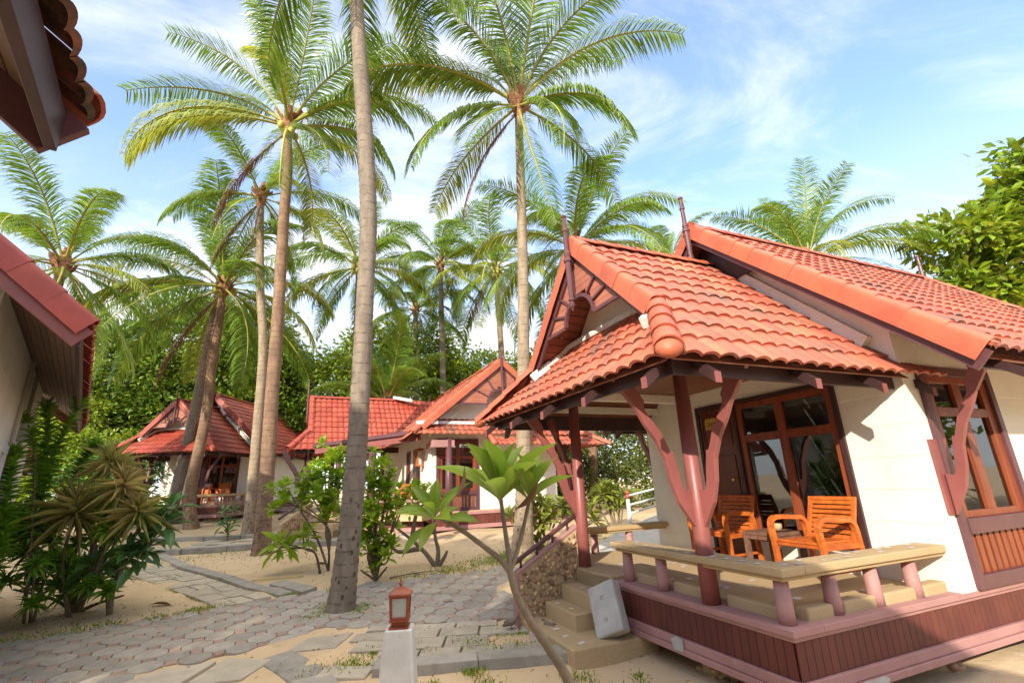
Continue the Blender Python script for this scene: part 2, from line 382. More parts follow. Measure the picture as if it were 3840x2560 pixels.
# numpy leaf sets ----------------------------------------------------
class NB:
    def __init__(s):
        s.V = []; s.F = []; s.U = []; s.MI = []; s.n = 0
    def leaves(s, tm, pos, X, Z, L, W, mi=0):
        tv, tf, tu = tm
        pos = np.asarray(pos, float); X = np.asarray(X, float); Z = np.asarray(Z, float)
        n = len(pos)
        X = X / np.linalg.norm(X, axis=1, keepdims=True)
        Y = np.cross(Z, X); ln = np.linalg.norm(Y, axis=1, keepdims=True); ln[ln < 1e-6] = 1
        Y = Y / ln; Z = np.cross(X, Y)
        L = np.broadcast_to(np.asarray(L, float), (n,)); W = np.broadcast_to(np.asarray(W, float), (n,))
        P = pos[:, None, :] + X[:, None, :] * (tv[None, :, 0:1] * L[:, None, None]) + Y[:, None, :] * (tv[None, :, 1:2] * W[:, None, None]) + Z[:, None, :] * (tv[None, :, 2:3] * L[:, None, None])
        k = len(tv)
        s.V.append(P.reshape(-1, 3))
        s.F.append((tf[None] + (np.arange(n) * k)[:, None, None] + s.n).reshape(-1, 4))
        s.U.append(np.tile(tu, (n, 1)))
        s.MI.append(np.full(n * len(tf), mi))
        s.n += n * k
    def raw(s, v, f, mi=0):
        v = np.asarray(v, float); f = np.asarray(f, int)
        s.V.append(v); s.F.append(f + s.n); s.U.append(np.zeros((len(v), 2))); s.MI.append(np.full(len(f), mi)); s.n += len(v)
    def mesh(s, name, mats, smooth=True):
        v = np.concatenate(s.V); f = np.concatenate(s.F); u = np.concatenate(s.U); mi = np.concatenate(s.MI)
        me = bpy.data.meshes.new(name)
        me.vertices.add(len(v)); me.vertices.foreach_set('co', v.ravel())
        me.loops.add(f.size); me.loops.foreach_set('vertex_index', f.ravel().astype(np.int32))
        me.polygons.add(len(f)); me.polygons.foreach_set('loop_start', np.arange(0, f.size, 4, dtype=np.int32))
        me.polygons.foreach_set('material_index', mi.astype(np.int32))
        me.polygons.foreach_set('use_smooth', np.full(len(f), smooth))
        ul = me.uv_layers.new(name='UVMap')
        ul.data.foreach_set('uv', u[f.ravel()].ravel())
        for x in (mats if isinstance(mats, (list, tuple)) else [mats]): me.materials.append(M[x] if isinstance(x, str) else x)
        me.update(calc_edges=True)
        return me
    def build(s, name, mats, parent=None, smooth=True):
        return link(bpy.data.objects.new(name, s.mesh(name, mats, smooth)), parent)

def template(ws, bend=.15, fold=.12):
    """leaf along +x; ws: half-width profile at even stations"""
    n = len(ws); v = []; u = []; f = []
    for i, w in enumerate(ws):
        x = i / (n - 1); z = -bend * x * x
        xx = x * (1 - .12 * abs(bend) * x)
        v += [(xx, -w, z + fold * w), (xx, 0, z), (xx, w, z + fold * w)]
        u += [(x, .5 - .5 * w / max(ws)), (x, .5), (x, .5 + .5 * w / max(ws))]
    for i in range(n - 1):
        a = 3 * i
        f += [(a, a + 3, a + 4, a + 1), (a + 1, a + 4, a + 5, a + 2)]
    return np.array(v), np.array(f), np.array(u)
T_QUAD = (np.array([(0, 0, 0), (.55, -.5, .05), (1, 0, -.08), (.5, .5, .05)]), np.array([(0, 1, 2, 3)]), np.array([(0, .5), (.5, 0), (1, .5), (.5, 1)]))
T_OBOV = template([.03, .16, .34, .46, .5, .40, .22, .02], .12, .18)       # obovate
T_PLUM = template([.04, .14, .30, .43, .50, .49, .40, .24, .02], .22, .22)
T_STRAP = template([.25, .5, .42, .2, .02], .35, .25)
T_BLADE = template([.3, .5, .42, .2, .02], .08, .25)
T_LAN = template([.1, .42, .5, .3, .02], .3, .2)

def unit(n, up=0.0):
    v = rng.normal(size=(n, 3)); v[:, 2] += up
    return v / np.linalg.norm(v, axis=1, keepdims=True)

def rosette(nb, heads, n, L, W, tm, lo=-20, hi=70, jit=.2, mi=0, axis=None, r0=.02):
    """leaf whorls at each head; leaves fan out between elevations lo..hi degrees"""
    for k, h in enumerate(heads):
        ax = V3(axis[k]).normalized() if axis is not None else V3((random.uniform(-.35, .35), random.uniform(-.5, .1), 1)).normalized()
        Q = ax.to_track_quat('Z', 'X').to_matrix()
        Qn = np.array(Q)
        i = np.arange(n)
        az = i * 2.399 + random.random() * 6
        el = np.radians(lo + (hi - lo) * (i / max(n - 1, 1)) ** .9 + rng.normal(size=n) * 8)
        X = np.stack([np.cos(az) * np.cos(el), np.sin(az) * np.cos(el), np.sin(el)], 1)
        Zv = np.stack([-np.cos(az) * np.sin(el), -np.sin(az) * np.sin(el), np.cos(el)], 1)
        X = X @ Qn.T; Zv = Zv @ Qn.T
        Zv = Zv + rng.normal(size=Zv.shape) * .12
        pos = np.array(h)[None] + X * r0 + np.array(ax)[None] * ((i / n)[:, None] - .5) * L * .25
        s = 1 + rng.normal(size=n) * jit
        ll = L * s * (1 - .45 * (i / n) ** 3)
        nb.leaves(tm, pos, X, Zv, ll, W * s * (1 - .35 * (i / n) ** 3), mi)

def smooth_curve(pts, n=8):
    pts = [V3(p) for p in pts]
    out = []
    for i in range(len(pts) - 1):
        p0 = pts[max(i - 1, 0)]; p1 = pts[i]; p2 = pts[i + 1]; p3 = pts[min(i + 2, len(pts) - 1)]
        for k in range(n):
            t = k / n
            out.append(.5 * ((2 * p1) + (p2 - p0) * t + (2 * p0 - 5 * p1 + 4 * p2 - p3) * t * t + (3 * p1 - p0 - 3 * p2 + p3) * t ** 3))
    out.append(pts[-1])
    return out

# ------------------------------------------------------------------ roof pieces
def tile_slope(mb, P0, U, Vd, vlen, lim, tw=.205, th=.33, seg=6, amp=.036, m=0):
    P0, U, Vd = V3(P0), V3(U).normalized(), V3(Vd).normalized()
    Nn = U.cross(Vd).normalized()
    if Nn.z < 0: Nn = -Nn
    flip = U.cross(Vd).z < 0
    nr = int(math.ceil(vlen / th))
    th = vlen / nr
    for j in range(nr):
        v0 = j * th; v1 = v0 + th * 1.06
        lo = min(lim(v0)[0], lim(min(v1, vlen))[0]); hi = max(lim(v0)[1], lim(min(v1, vlen))[1])
        for i in range(int(math.floor(lo / tw)), int(math.ceil(hi / tw))):
            l0, h0 = lim(v0); l1, h1 = lim(min(v1, vlen))
            ju = random.uniform(-.004, .004); jz = random.uniform(-.003, .004); jv = random.uniform(-.006, .006)
            top = []; bot = []; lip = []
            u_prev = None; wid = 0
            for k in range(seg + 1):
                t = k / seg
                u = (i + t) * tw
                h = amp * (sin(pi * t) ** .75 if 0 < t < 1 else 0)
                ub = min(max(u + ju, l0), h0); ut = min(max(u + ju, l1), h1)
                wid += 0 if u_prev is None else ub - u_prev
                u_prev = ub
                b = P0 + U * ub + Vd * (v0 + jv) + Nn * (h + .026 + jz)
                top.append(P0 + U * ut + Vd * min(v1, vlen + .02) + Nn * (h * .9 + jz))
                bot.append(b); lip.append(b - Nn * .03 + Vd * .004)
            if wid < tw * .12 and (h1 - l1) < 1e-3: continue
            if (bot[-1] - bot[0]).length < .01 and (top[-1] - top[0]).length < .01: continue
            n = seg + 1
            fs = []
            for k in range(seg):
                f1 = (k, k + 1, n + k + 1, n + k); f2 = (2 * n + k, 2 * n + k + 1, 3 * n + k + 1, 3 * n + k)
                fs += [f1[::-1] if flip else f1, f2[::-1] if flip else f2]
            mb.add(bot + top + lip + bot, fs, m)

def cap_run(mb, p, q, out, up, prof, seglen=.33, m=0, flare=1.07):
    """overlapping moulded tiles from low end p to high end q; prof: (out, up) offsets"""
    p, q, out, up = V3(p), V3(q), V3(out), V3(up)
    d = q - p; n = max(1, round(d.length / seglen)); k = len(prof)
    for i in range(n):
        a = p + d * (i / n); b = p + d * ((i + 1) / n + .02)
        j = random.uniform(-.004, .004)
        va = [a + out * (x * flare + j) + up * (y * flare + .012) for x, y in prof]
        vb = [b + out * x + up * y for x, y in prof]
        vc = [v - (up * .018 + out * .006) + d.normalized() * .004 for v in va]
        fs = [(t, t + 1, k + t + 1, k + t) for t in range(k - 1)] + [(2 * k + t, 2 * k + t + 1, t + 1, t) for t in range(k - 1)]
        fs = [f if max(f) < 2 * k else tuple(i_ if i_ >= 2 * k else i_ + 3 * k for i_ in f) for f in fs]
        mb.add(va + vb + vc + va, fs, m)
HALF = [(.115 * cos(pi * t / 8) , .115 * sin(pi * t / 8) - .015) for t in range(9)]
RAKE = [(-.14, .038), (-.11, .062), (-.06, .072), (.0, .070), (.030, .058), (.045, .036), (.050, .006), (.050, -.06), (.050, -.15)]

def boards(mb, P0, U, W, n, gap=.006, th=.012, m=0):
    """n boards side by side along W, each running along U; flat slabs thickened along U x W"""
    P0, U, W = V3(P0), V3(U), V3(W)
    T = U.cross(W).normalized() * th
    for i in range(n):
        w = W / n
        g = w.normalized() * gap
        mb.par(P0 + w * i + g / 2, U, w - g, T, m)

def finial(root, x, y, z0, z1, lean=-.05, name='finial', r=.042):
    mb = MB(); h = z1 - z0
    prof = [(.01, 0), (.022, .03), (.045, .06), (.05, .09), (.03, .11), (.03, .13), (.05, .15), (.05, .17), (.036, .19), (.042, .3 * h)]
    prof += [(.046, .48 * h), (.062, .49 * h), (.062, .51 * h), (.042, .53 * h), (.05, .57 * h), (.05, .585 * h), (.036, .6 * h), (.033, .8 * h), (.045, .81 * h), (.045, .825 * h), (.03, .84 * h), (.028, .95 * h), (.042, .965 * h), (.042, .975 * h), (.005, h)]
    mb.lathe((x, y, z0), (lean * .5, 0, 1), [(a * r / .042, b) for a, b in prof], 10)
    return mb.build(name, 'mauve', root, smooth=False)

BRACE = [(.05, 1.32), (.24, 1.60), (.31, 1.80), (.345, 2.02), (.44, 2.22), (.56, 2.38), (.64, 2.52), (.90, 2.84), (.70, 2.86), (.54, 2.62), (.555, 2.57), (.545, 2.52), (.50, 2.47), (.46, 2.42),
         (.37, 2.30), (.30, 2.14), (.275, 2.10), (.25, 2.11), (.215, 1.95), (.19, 1.80), (.165, 1.73), (.14, 1.72), (.05, 1.73)]
def brace(root, x, y, d, z=0, mt='pink', sc=1.0, name='eave_brace'):
    mb = MB(); d = V3((d[0], d[1], 0)).normalized(); s = V3((-d.y, d.x, 0))
    mb.prism([(p[0] * sc, p[1] + z) for p in BRACE], V3((x, y, 0)) - s * .028, d, (0, 0, 1), s * .056)
    return mb.build(name, mt, root, bevel=.006)

def pebbles(mb, P0, U, W, n_, poly, count, size=(.03, .05), m=0):
    P0, U, W, n_ = V3(P0), V3(U).normalized(), V3(W).normalized(), V3(n_).normalized()
    xs = [p[0] for p in poly]; ys = [p[1] for p in poly]; got = []
    tries = 0
    while len(got) < count and tries < count * 60:
        tries += 1
        a = random.uniform(min(xs), max(xs)); b = random.uniform(min(ys), max(ys))
        if not inside(poly, a, b): continue
        s = random.uniform(*size)
        if any((a - g[0]) ** 2 + (b - g[1]) ** 2 < (s + g[2]) ** 2 * .62 for g in got): continue
        got.append((a, b, s))
        ang = random.uniform(0, pi); R = Matrix([U, W, n_]).transposed() @ Matrix.Rotation(ang, 3, 'Z')
        mb.ell(P0 + U * a + W * b, (s * random.uniform(.85, 1.15), s * random.uniform(.6, .8), s * .62), R, 8, 5, m)

def inside(poly, x, y):
    c = False; n = len(poly)
    for i in range(n):
        x1, y1 = poly[i]; x2, y2 = poly[i - 1]
        if (y1 > y) != (y2 > y) and x < (x2 - x1) * (y - y1) / (y2 - y1) + x1: c = not c
    return c

def rounded_box(mb, x0, x1, y0, y1, z0, z1, m=0): mb.box(x0, x1, y0, y1, z0, z1, m)

def chips(mb, pts, s=.05, m=1, z=0):
    for x, y in pts:
        a = random.uniform(0, .3); w = s * random.uniform(.8, 1.3); h = s * random.uniform(.6, .9)
        ca, sa = cos(a), sin(a)
        mb.add([(x + ca * i * w - sa * j * h, y + sa * i * w + ca * j * h, z) for i, j in ((-1, -1), (1, -1), (1, 1), (-1, 1))], [(0, 1, 2, 3)], m)

# ------------------------------------------------------------------ the Thai bungalow with a porch
def bungalow(name, label, loc, rot, tile='tile', cap='cap', near=True, curtains=False, pierspots=((.46, 1.2), (2.3, .46), (5, .46)), paint='pink'):
    R = thing(name, label, 'bungalow', loc, rot, 'thai style bungalows with red tiled roofs')
    seg = 6 if near else 4
    yc = 2.18; ez = 2.85; pe = 2.81; s = 1.004; pz = pe + (yc + .12) * s          # porch ridge height
    rake_x = 1.95; mz = 5.78; my = 3.13; ms = (mz - ez) / my         # main roof
    xe = 8.5
    F = .70
    # --- walls with real openings
    w = MB(); x0 = 2.38; t = .12; wb = .66
    w.box(x0, x0 + t, 0, .81, wb, 3.3)
    w.box(x0, x0 + t, 3.02, 4.41, wb, 3.3)
    w.box(x0, x0 + t, .81, 3.02, 2.90, 3.3)
    w.box(x0, x0 + t, .81, 2.33, wb, .95)
    w.box(x0 + t, 2.72, .0, t, wb, 3.72)
    w.box(2.72, 4.06, .0, t, 2.9, 3.72)
    w.box(4.06, 8.1, .0, t, wb, 3.72)
    w.box(x0 + t, 8.1, 4.41 - t, 4.41, wb, 3.72)
    w.box(8.1 - t, 8.1, t, 4.41 - t, wb, 3.6)
    for gx in (x0, 8.1 - t):      # gable triangles
        zt = 3.3 if gx == x0 else 3.6
        hy = (mz - .12 - zt) / ms
        w.prism([(0.0, zt), (4.41, zt), (min(yc + hy, 4.41), zt + .001 + max(0, (mz - .12 - (4.41 - yc) * ms) - zt)), (yc, mz - .12), (max(yc - hy, 0), zt + .001 + max(0, mz - .12 - yc * ms - zt))], (gx, 0, 0), (0, 1, 0), (0, 0, 1), (t, 0, 0))
    w.build('wall', 'wall', R)
    # cornice moulding on the main gable, parallel with the porch roof
    for sg in (-1, 1):
        c = MB(); c.beam((x0 - .05, yc + sg * 1.95, ez + .42), (x0 - .05, yc + sg * .1, ez + .42 + 1.85 * s), .10, .17)
        c.build('cornice', 'wall', R)
    # floor and inner room
    f = MB(); f.box(x0 + t, 8.1 - t, t, 4.41 - t, .5, F); f.build('room_floor', 'door', R)
    # --- porch floor, kerb, steps
    p = MB()
    p.box(.29, x0, .25, 4.36, .50, F, 0); p.box(.0, .29, 2.47, 4.36, .50, F, 0)
    chips(p, [(random.uniform(.25, 2.25), random.uniform(.3, 4.2)) for _ in range(46)], .042, 1, F + .004)
    p.build('porch_floor', ['washed', 'chip'], R, bevel=.012 if near else 0)
    for a, b in ((.22, .84), (1.06, 1.58), (1.74, 2.22)):
        kb = MB(); kb.box(.20, .34, a + .02, b, .60, .765); kb.build('kerb', 'washed', R, bevel=.02 if near else 0)
    for a, b in ((.34, .66), (.80, 1.24), (1.38, 1.84), (1.98, 2.36)):
        kb = MB(); kb.box(a, b, .10, .24, .60, .765); kb.build('kerb', 'washed', R, bevel=.02 if near else 0)
    st = MB()
    st.box(-.27, .0, 2.50, 3.30, .1, .52); st.box(-.53, -.27, 2.50, 3.30, .06, .34)
    st.box(-.86, .25, 1.98, 3.62, -.06, .155); st.box(-.0, .03, 2.46, 3.30, .14, F - .006)
    for zz, xa in ((.524, -.13), (.344, -.40)): chips(st, [(xa + random.uniform(-.06, .06), 2.6 + i * .17) for i in range(4) if random.random() < .6], .035, 1, zz)
    chips(st, [(-.69 + random.uniform(-.1, .1), 2.15 + i * .3) for i in range(5)], .04, 1, .159)
    st.build('steps', ['washed', 'chip'], R, bevel=.018 if near else 0)
    # --- pebble-faced stair wall and handrail
    poly = [(-.88, .10), (-.88, .70), (.04, 1.21), (.04, .12)]
    pw = MB(); pw.prism(poly, (0, 3.33, 0), (1, 0, 0), (0, 0, 1), (0, .10, 0))
    pwo = pw.build('stair_wall', 'mortar_tan', R)
    fr = MB(); fr.beam((-.90, 3.38, .70), (.06, 3.38, 1.235), .13, .035); fr.box(-.925, -.88, 3.315, 3.445, .06, .72)
    fr.build('wall_coping', 'ledge', pwo, bevel=.006)
    pb = MB(); pebbles(pb, (0, 3.325, 0), (1, 0, 0), (0, 0, 1), (0, -1, 0), [(-.85, .22), (-.85, .66), (.0, 1.13), (.0, .56), (-.25, .56), (-.27, .38), (-.52, .36), (-.54, .18), (-.8, .17)], 190 if near else 110, (.028, .048))
    pb.build('pebble_facing', 'pebble', pwo, smooth=True)
    hr = MB(); hr.tube([(-.98, 3.38, .79), (.10, 3.38, 1.39)], .032, 10)
    for k in range(4):
        x = -.82 + k * .25; hr.tube([(x, 3.38, .72 + (x + .88) * .555), (x, 3.38, .85 + (x + .88) * .625)], .017, 8)
    hr.build('handrail', 'mauve', R, smooth=True)
    # --- plinth: ledge, tongue-and-groove boards, bottom trim
    l = MB()
    def run(z0, z1, ov, dep):
        l.box(-ov, dep, -ov, 2.45 + ov * .3, z0, z1); l.box(dep, 8.2, -ov, dep, z0, z1)
    run(.612, .668, .0, .36); run(.575, .61, -.025, .3)
    l.box(.03, .2, 3.5, 4.47, .575, .668); l.box(.03, 2.6, 4.33, 4.47, .575, .668)
    l.build('ledge', 'ledge', R, bevel=.006)
    b = MB()
    n = 27
    boards(b, (.045, .05, .31), (0, 0, .262), (0, 2.36, 0), n, .006, .014)
    boards(b, (.045, .045, .31), (0, 0, .262), (8.1, 0, 0), 90, .006, -.014)
    boards(b, (.06, 3.46, .31), (0, 0, .262), (0, 1.0, 0), 11, .006, .014)
    b.box(.07, 8.1, .08, .1, .2, .58); b.box(.07, .09, .1, 2.4, .2, .58)
    b.build('plinth_board', 'plinth', R)
    tr = MB()
    tr.box(.0, .10, .0, 2.42, .225, .305); tr.box(.10, 8.2, .0, .10, .225, .305); tr.box(-.02, .05, -.02, 2.40, .165, .222); tr.box(.05, 8.2, -.02, .05, .165, .222)
    tr.build('bottom_trim', 'ledge', R, bevel=.006)
    if near:
        cpm = MB(); cpm.prism([(.42, .167), (.96, .167), (.99, .20), (.93, .221), (.62, .221), (.50, .212), (.43, .205)], (0, -.024, 0), (1, 0, 0), (0, 0, 1), (0, .02, 0)); cpm.build('cement_patch', 'concrete', R)
        cpm = MB(); cpm.prism([(1.28, .2), (1.40, .19), (1.44, .28), (1.36, .318), (1.27, .305)], (-.028, 0, 0), (0, 1, 0), (0, 0, 1), (.02, 0, 0)); cpm.build('cement_patch', 'concrete', R)
    for (px, py) in pierspots:
        pr = MB(); pr.lathe((px, py, -.25), (0, 0, 1), [(.30, 0), (.27, .25), (.23, .46), (.22, .6)], 10, 0)
        for k in range(60):
            a = k * 2.4; zz = random.uniform(-.03, .36); r = .27 - .09 * zz
            pr.ell((px + cos(a) * r, py + sin(a) * r, zz), (.055, .055, .042), None, 7, 4, 1)
        pr.build('stone_pier', ['mortar_tan', 'pebble'], R, smooth=True)
    # --- railing
    ra = MB()
    ra.box(.02, .30, .02, 2.47, 1.035, 1.105); ra.box(.30, 2.36, .02, .30, 1.035, 1.105); ra.box(.05, .27, .05, 2.40, 1.0, 1.033); ra.box(.27, 2.36, .05, .27, 1.0, 1.033)
    chips(ra, [(.16 + random.choice((-.06, .06)), .14 + i * .17) for i in range(14)], .034, 1, 1.109)
    chips(ra, [(.34 + i * .16, .16 + random.choice((-.06, .06))) for i in range(12)], .034, 1, 1.109)
    ra.build('railing', ['washed', 'chip'], R, bevel=.012 if near else 0)
    rb = MB(); rb.box(.05, 2.38, 4.12, 4.36, 1.035, 1.105); rb.box(.08, 2.36, 4.15, 4.33, 1.0, 1.033); rb.box(.05, .29, 3.46, 4.12, 1.035, 1.105)
    rb.build('railing', ['washed'], R, bevel=.012 if near else 0)
    for (bx, by) in ((.14, .15), (.14, 1.66), (.14, 2.28), (.73, .15), (1.31, .15), (1.91, .15), (.17, 4.24), (.9, 4.24), (1.6, 4.24)):
        bl = MB(); bl.lathe((bx, by, .668), (0, 0, 1), [(.068, 0), (.066, .1), (.058, .335)], 14)
        bl.build('baluster', 'ledge', R, smooth=True)
    # --- posts and braces
    for py in (.96, 3.30):
        po = MB(); po.lathe((.13, py, .66), (0, 0, 1), [(.088, 0), (.085, .6), (.074, 2.45)], 16)
        po.build('post', paint, R, smooth=True)
        brace(R, .13, py, (-1, 0), 0, paint)
    brace(R, .13, .96, (0, -1), 0, paint); brace(R, .13, 3.30, (0, 1), 0, paint)
    for bx in (2.60, 6.6):
        brace(R, bx, -.005, (0, -1), .05, paint, .78, 'wall_brace')
        bp = MB(); bp.box(bx - .09, bx + .09, -.03, -.001, 1.38, 2.14); bp.build('brace_plate', paint, R, bevel=.004)
    brace(R, 2.6, 4.41, (0, 1), .05, paint, .78, 'wall_brace')
    # --- porch roof tiles
    rt = MB()
    vl = sqrt(1 + s * s) * (yc + .12)
    k = 1 / sqrt(1 + s * s)
    def lim_side(v):
        y = v * k                                   # horizontal distance from the eave
        return (-.95 + min(y / .74, 1) * .60, 2.96 if y < .2 else 2.40)
    tile_slope(rt, (0, -.12, pe), (1, 0, 0), (0, 1, s), vl, lim_side, seg=seg)
    tile_slope(rt, (0, 4.48, pe), (1, 0, 0), (0, -1, s), vl, lim_side, seg=seg)
    ss = .92; sl = sqrt(1 + ss * ss) * 1.22; ks = 1 / sqrt(1 + ss * ss)
    def lim_front(v):
        d = v * ks
        o = min(d / .60, 1.0) * .74 + max(d - .60, 0) * .8
        return (-.12 + o, 4.48 - o)
    tile_slope(rt, (-.95, 0, pe), (0, 1, 0), (1, 0, ss), sl, lim_front, seg=seg)
    roof = rt.build('porch_roof', tile, R, smooth=False)
    for pl in roof.data.polygons: pl.use_smooth = True
    for sg, yy in ((1, -.12), (-1, 4.48)):
        hc = MB()
        a = V3((-.97, yy - sg * .02, pe + .035)); b_ = V3((-.30, yy + sg * .80, pe + .78))
        d = (b_ - a).normalized(); side = d.cross(V3((0, 0, 1))).normalized(); up = side.cross(d).normalized()
        cap_run(hc, a, b_, side, up, HALF, .36, flare=1.12)
        hc.ell(a + up * .005 + d * .02, (.118, .118, .085), Matrix([side, d, up]).transposed(), 12, 8)
        hc.build('hip_cap', cap, R, smooth=True)
    apex = V3((-.35, yc, pz + .02))
    for sg in (-1, 1):
        lowp = V3((-.35, yc + sg * 1.50, pz + .02 - 1.50 * s)); dd = (apex - lowp).normalized()
        upv = V3((0, sg * s, 1)).normalized()
        rk = MB(); cap_run(rk, lowp, apex, (-1, 0, 0), upv, RAKE, .34)
        rk.build('rake_tile', cap, R, smooth=True)
    rc = MB(); cap_run(rc, (-.33, yc, pz + .0), (2.38, yc, pz + .0), (0, 1, 0), (0, 0, 1), [(x, y * .8) for x, y in HALF], .34)
    rc.build('ridge_cap', cap, R, smooth=True)
    # barge boards under the rake tiles
    for sg in (-1, 1):
        bg = MB()
        bg.beam((-.33, yc + sg * 1.46, pz - .13 - 1.46 * s), (-.33, yc, pz - .13), .035, .19)
        bg.beam((-.355, yc + sg * 1.44, pz - .06 - 1.44 * s), (-.355, yc, pz - .06), .02, .06)
        bg.build('barge_board', 'mauve', R)
    # sunburst gable panel: boards, ribs, arch
    gp = MB(); zb = 3.97; gx = -.31
    nb = 11
    for i in range(nb):
        za = zb + i * .094; zc = za + .089
        hw = (pz - .20 - za) / s - .02
        if hw < .03: continue
        for sg in (-1, 1):
            inner = 0
            if za < zb + .30: inner = sqrt(max(.36 ** 2 - ((za - zb + .03)) ** 2, 0))
            if hw - inner < .02: continue
            hw2 = max((pz - .20 - zc) / s - .02, .0)
            gp.prism([(yc + sg * inner, za), (yc + sg * hw, za), (yc + sg * max(hw2, inner), zc), (yc + sg * inner, zc)], (gx, 0, 0), (0, 1, 0), (0, 0, 1), (.02, 0, 0))
    gpo = gp.build('gable_panel', 'panelwood', R)
    rb = MB()
    for sg in (-1, 1):
        rb.box(gx - .035, gx, min(yc + sg * .37, yc + sg * .93), max(yc + sg * .37, yc + sg * .93), zb - .045, zb)
        for a in (22, 50):
            rr = radians(a); q = .37; e = .86 if a == 22 else .80
            rb.beam((gx - .02, yc + sg * cos(rr) * q, zb + sin(rr) * q), (gx - .02, yc + sg * cos(rr) * e * .98, zb + sin(rr) * e * .78), .03, .035, (1, 0, 0))
    arch = [(gx - .02, yc + .37 * cos(pi * i / 12), zb - .02 + .34 * sin(pi * i / 12)) for i in range(13)]
    for i in range(12): rb.beam(arch[i], arch[i + 1], .05, .04, (1, 0, 0))
    rb.build('rib', 'mauve', gpo)
    # white gable wall and its flashing
    gw = MB(); hyw = 1.28
    gw.prism([(yc - hyw, 3.62), (yc + hyw, 3.62), (yc, pz - .09)], (.24, 0, 0), (0, 1, 0), (0, 0, 1), (.08, 0, 0))
    gw.build('gable_wall', 'wall', R)
    fl = MB()
    pts = smooth_curve([(-.40, yc - 1.42, 3.43), (-.22, yc - 1.34, 3.57), (-.0, yc - 1.24, 3.74), (.15, yc - 1.02, 3.89), (.19, yc, 3.93), (.15, yc + 1.02, 3.89), (-.0, yc + 1.24, 3.74), (-.22, yc + 1.34, 3.57), (-.40, yc + 1.42, 3.43)], 6)
    for i_, (a, b_) in enumerate(zip(pts[:-1], pts[1:])): fl.beam(a, b_, .14, .085 + .05 * (abs(i_ - 23.5) > 15))
    fl.build('flashing', 'mortar', R, bevel=.01)
    # gable soffit under the overhang
    so = MB()
    for sg in (-1, 1):
        boards(so, (-.30, yc + sg * 1.38, pz - .10 - 1.38 * s), (.56, 0, 0), (0, -sg * 1.33, 1.33 * s), 14, .012, .012 * sg)
        # side eave soffits
    for j in range(7):
        a0 = j / 7; z_ = 2.785 + .44 * a0; e_ = .50 * a0
        so.par((-.88 + e_, -.06 + e_, z_), (3.26 - e_, 0, 0), (0, .063, .058), (0, -.009, .009))
        so.par((-.88 + e_, 4.42 - e_, z_), (3.26 - e_, 0, 0), (0, -.063, .058), (0, .009, .009))
        so.par((-.89 + e_, .0 + e_, z_), (0, 4.36 - 2 * e_, 0), (.063, 0, .058), (-.009, 0, .009))
    so.build('soffit', 'soffit', R)
    ce = MB(); boards(ce, (-.36, .46, 3.19), (0, 3.46, 0), (2.74, 0, 0), 24, .008, -.014); ce.build('ceiling', 'soffit', R)
    for q_ in ((.07, .19, .5, 3.88, 3.06, 3.185), (.19, 2.37, .90, 1.02, 3.06, 3.185), (.19, 2.37, 3.24, 3.36, 3.06, 3.185), (-.3, 2.37, 4.02, 4.12, 2.98, 3.09)):
        bm = MB(); bm.box(*q_); bm.build('ceiling_beam', 'wall', R)
    for q_ in ((-.75, -.71, .09, 4.27), (-.71, 2.80, .09, .13), (-.71, 2.37, 4.23, 4.27)):
        fa = MB(); fa.box(*q_, 2.70, 2.94); fa.build('fascia', 'trim', R, bevel=.004)
    def rafter(x, y, d):
        re = MB()
        d = V3((d[0], d[1], 0)); o = V3((x, y, 2.82))
        q = o - d * .0
        sd = V3((-d.y, d.x, 0)) * .035
        a = q + V3((0, 0, .085)) - d * .16; e = q + d * .10 + V3((0, 0, -.115))
        re.par(a - sd - V3((0, 0, .115)), e - a, sd * 2, V3((0, 0, .095)), 0)
        re.par(e - sd - V3((0, 0, .115)), d * .006, sd * 2, V3((0, 0, .095)), 1)
        re.build('rafter_end', ['trim', paint], R)
    for y in (.2, 1.2, 2.18, 3.16, 4.2): rafter(-.88, y, (-1, 0))
    for x in (-.5, .75, 1.75, 2.62): rafter(x, -.05, (0, -1))
    for x in (-.5, .75, 1.75): rafter(x, 4.41, (0, 1))
    for x in (2.4, 4.0, 5.6, 7.2): rafter(x, -.88, (0, -1))
    # --- main roof
    mr = MB(); mvl = sqrt(1 + ms * ms) * my
    lim = lambda v: (rake_x, xe)
    tile_slope(mr, (0, yc - my, ez), (1, 0, 0), (0, 1, ms), mvl, lim, seg=seg)
    tile_slope(mr, (0, yc + my, ez), (1, 0, 0), (0, -1, ms), mvl, lim, seg=seg)
    mro = mr.build('main_roof', tile, R, smooth=True)
    for xx, o in ((rake_x, -1), (xe, 1)):
        for sg in (-1, 1):
            mk = MB(); cap_run(mk, (xx, yc + sg * my, ez + .02), (xx, yc, mz + .02), (o, 0, 0), V3((0, sg * ms, 1)).normalized(), RAKE, .36)
            mk.build('rake_tile', cap, R, smooth=True)
    mc = MB(); cap_run(mc, (rake_x, yc, mz), (xe, yc, mz), (0, 1, 0), (0, 0, 1), [(x, y * .8) for x, y in HALF], .34); mc.build('ridge_cap', cap, R, smooth=True)
    for xx in (rake_x + .02, xe - .02):
        for sg in (-1, 1):
            mb2 = MB()
            mb2.beam((xx, yc + sg * (my - .06), ez - .10), (xx, yc, mz - .14), .035, .20)
            mb2.beam((xx - .025, yc + sg * (my - .2), ez + .06), (xx - .025, yc, mz - .08), .02, .06)
            mb2.build('barge_board', 'mauve', R)
    ms_ = MB()
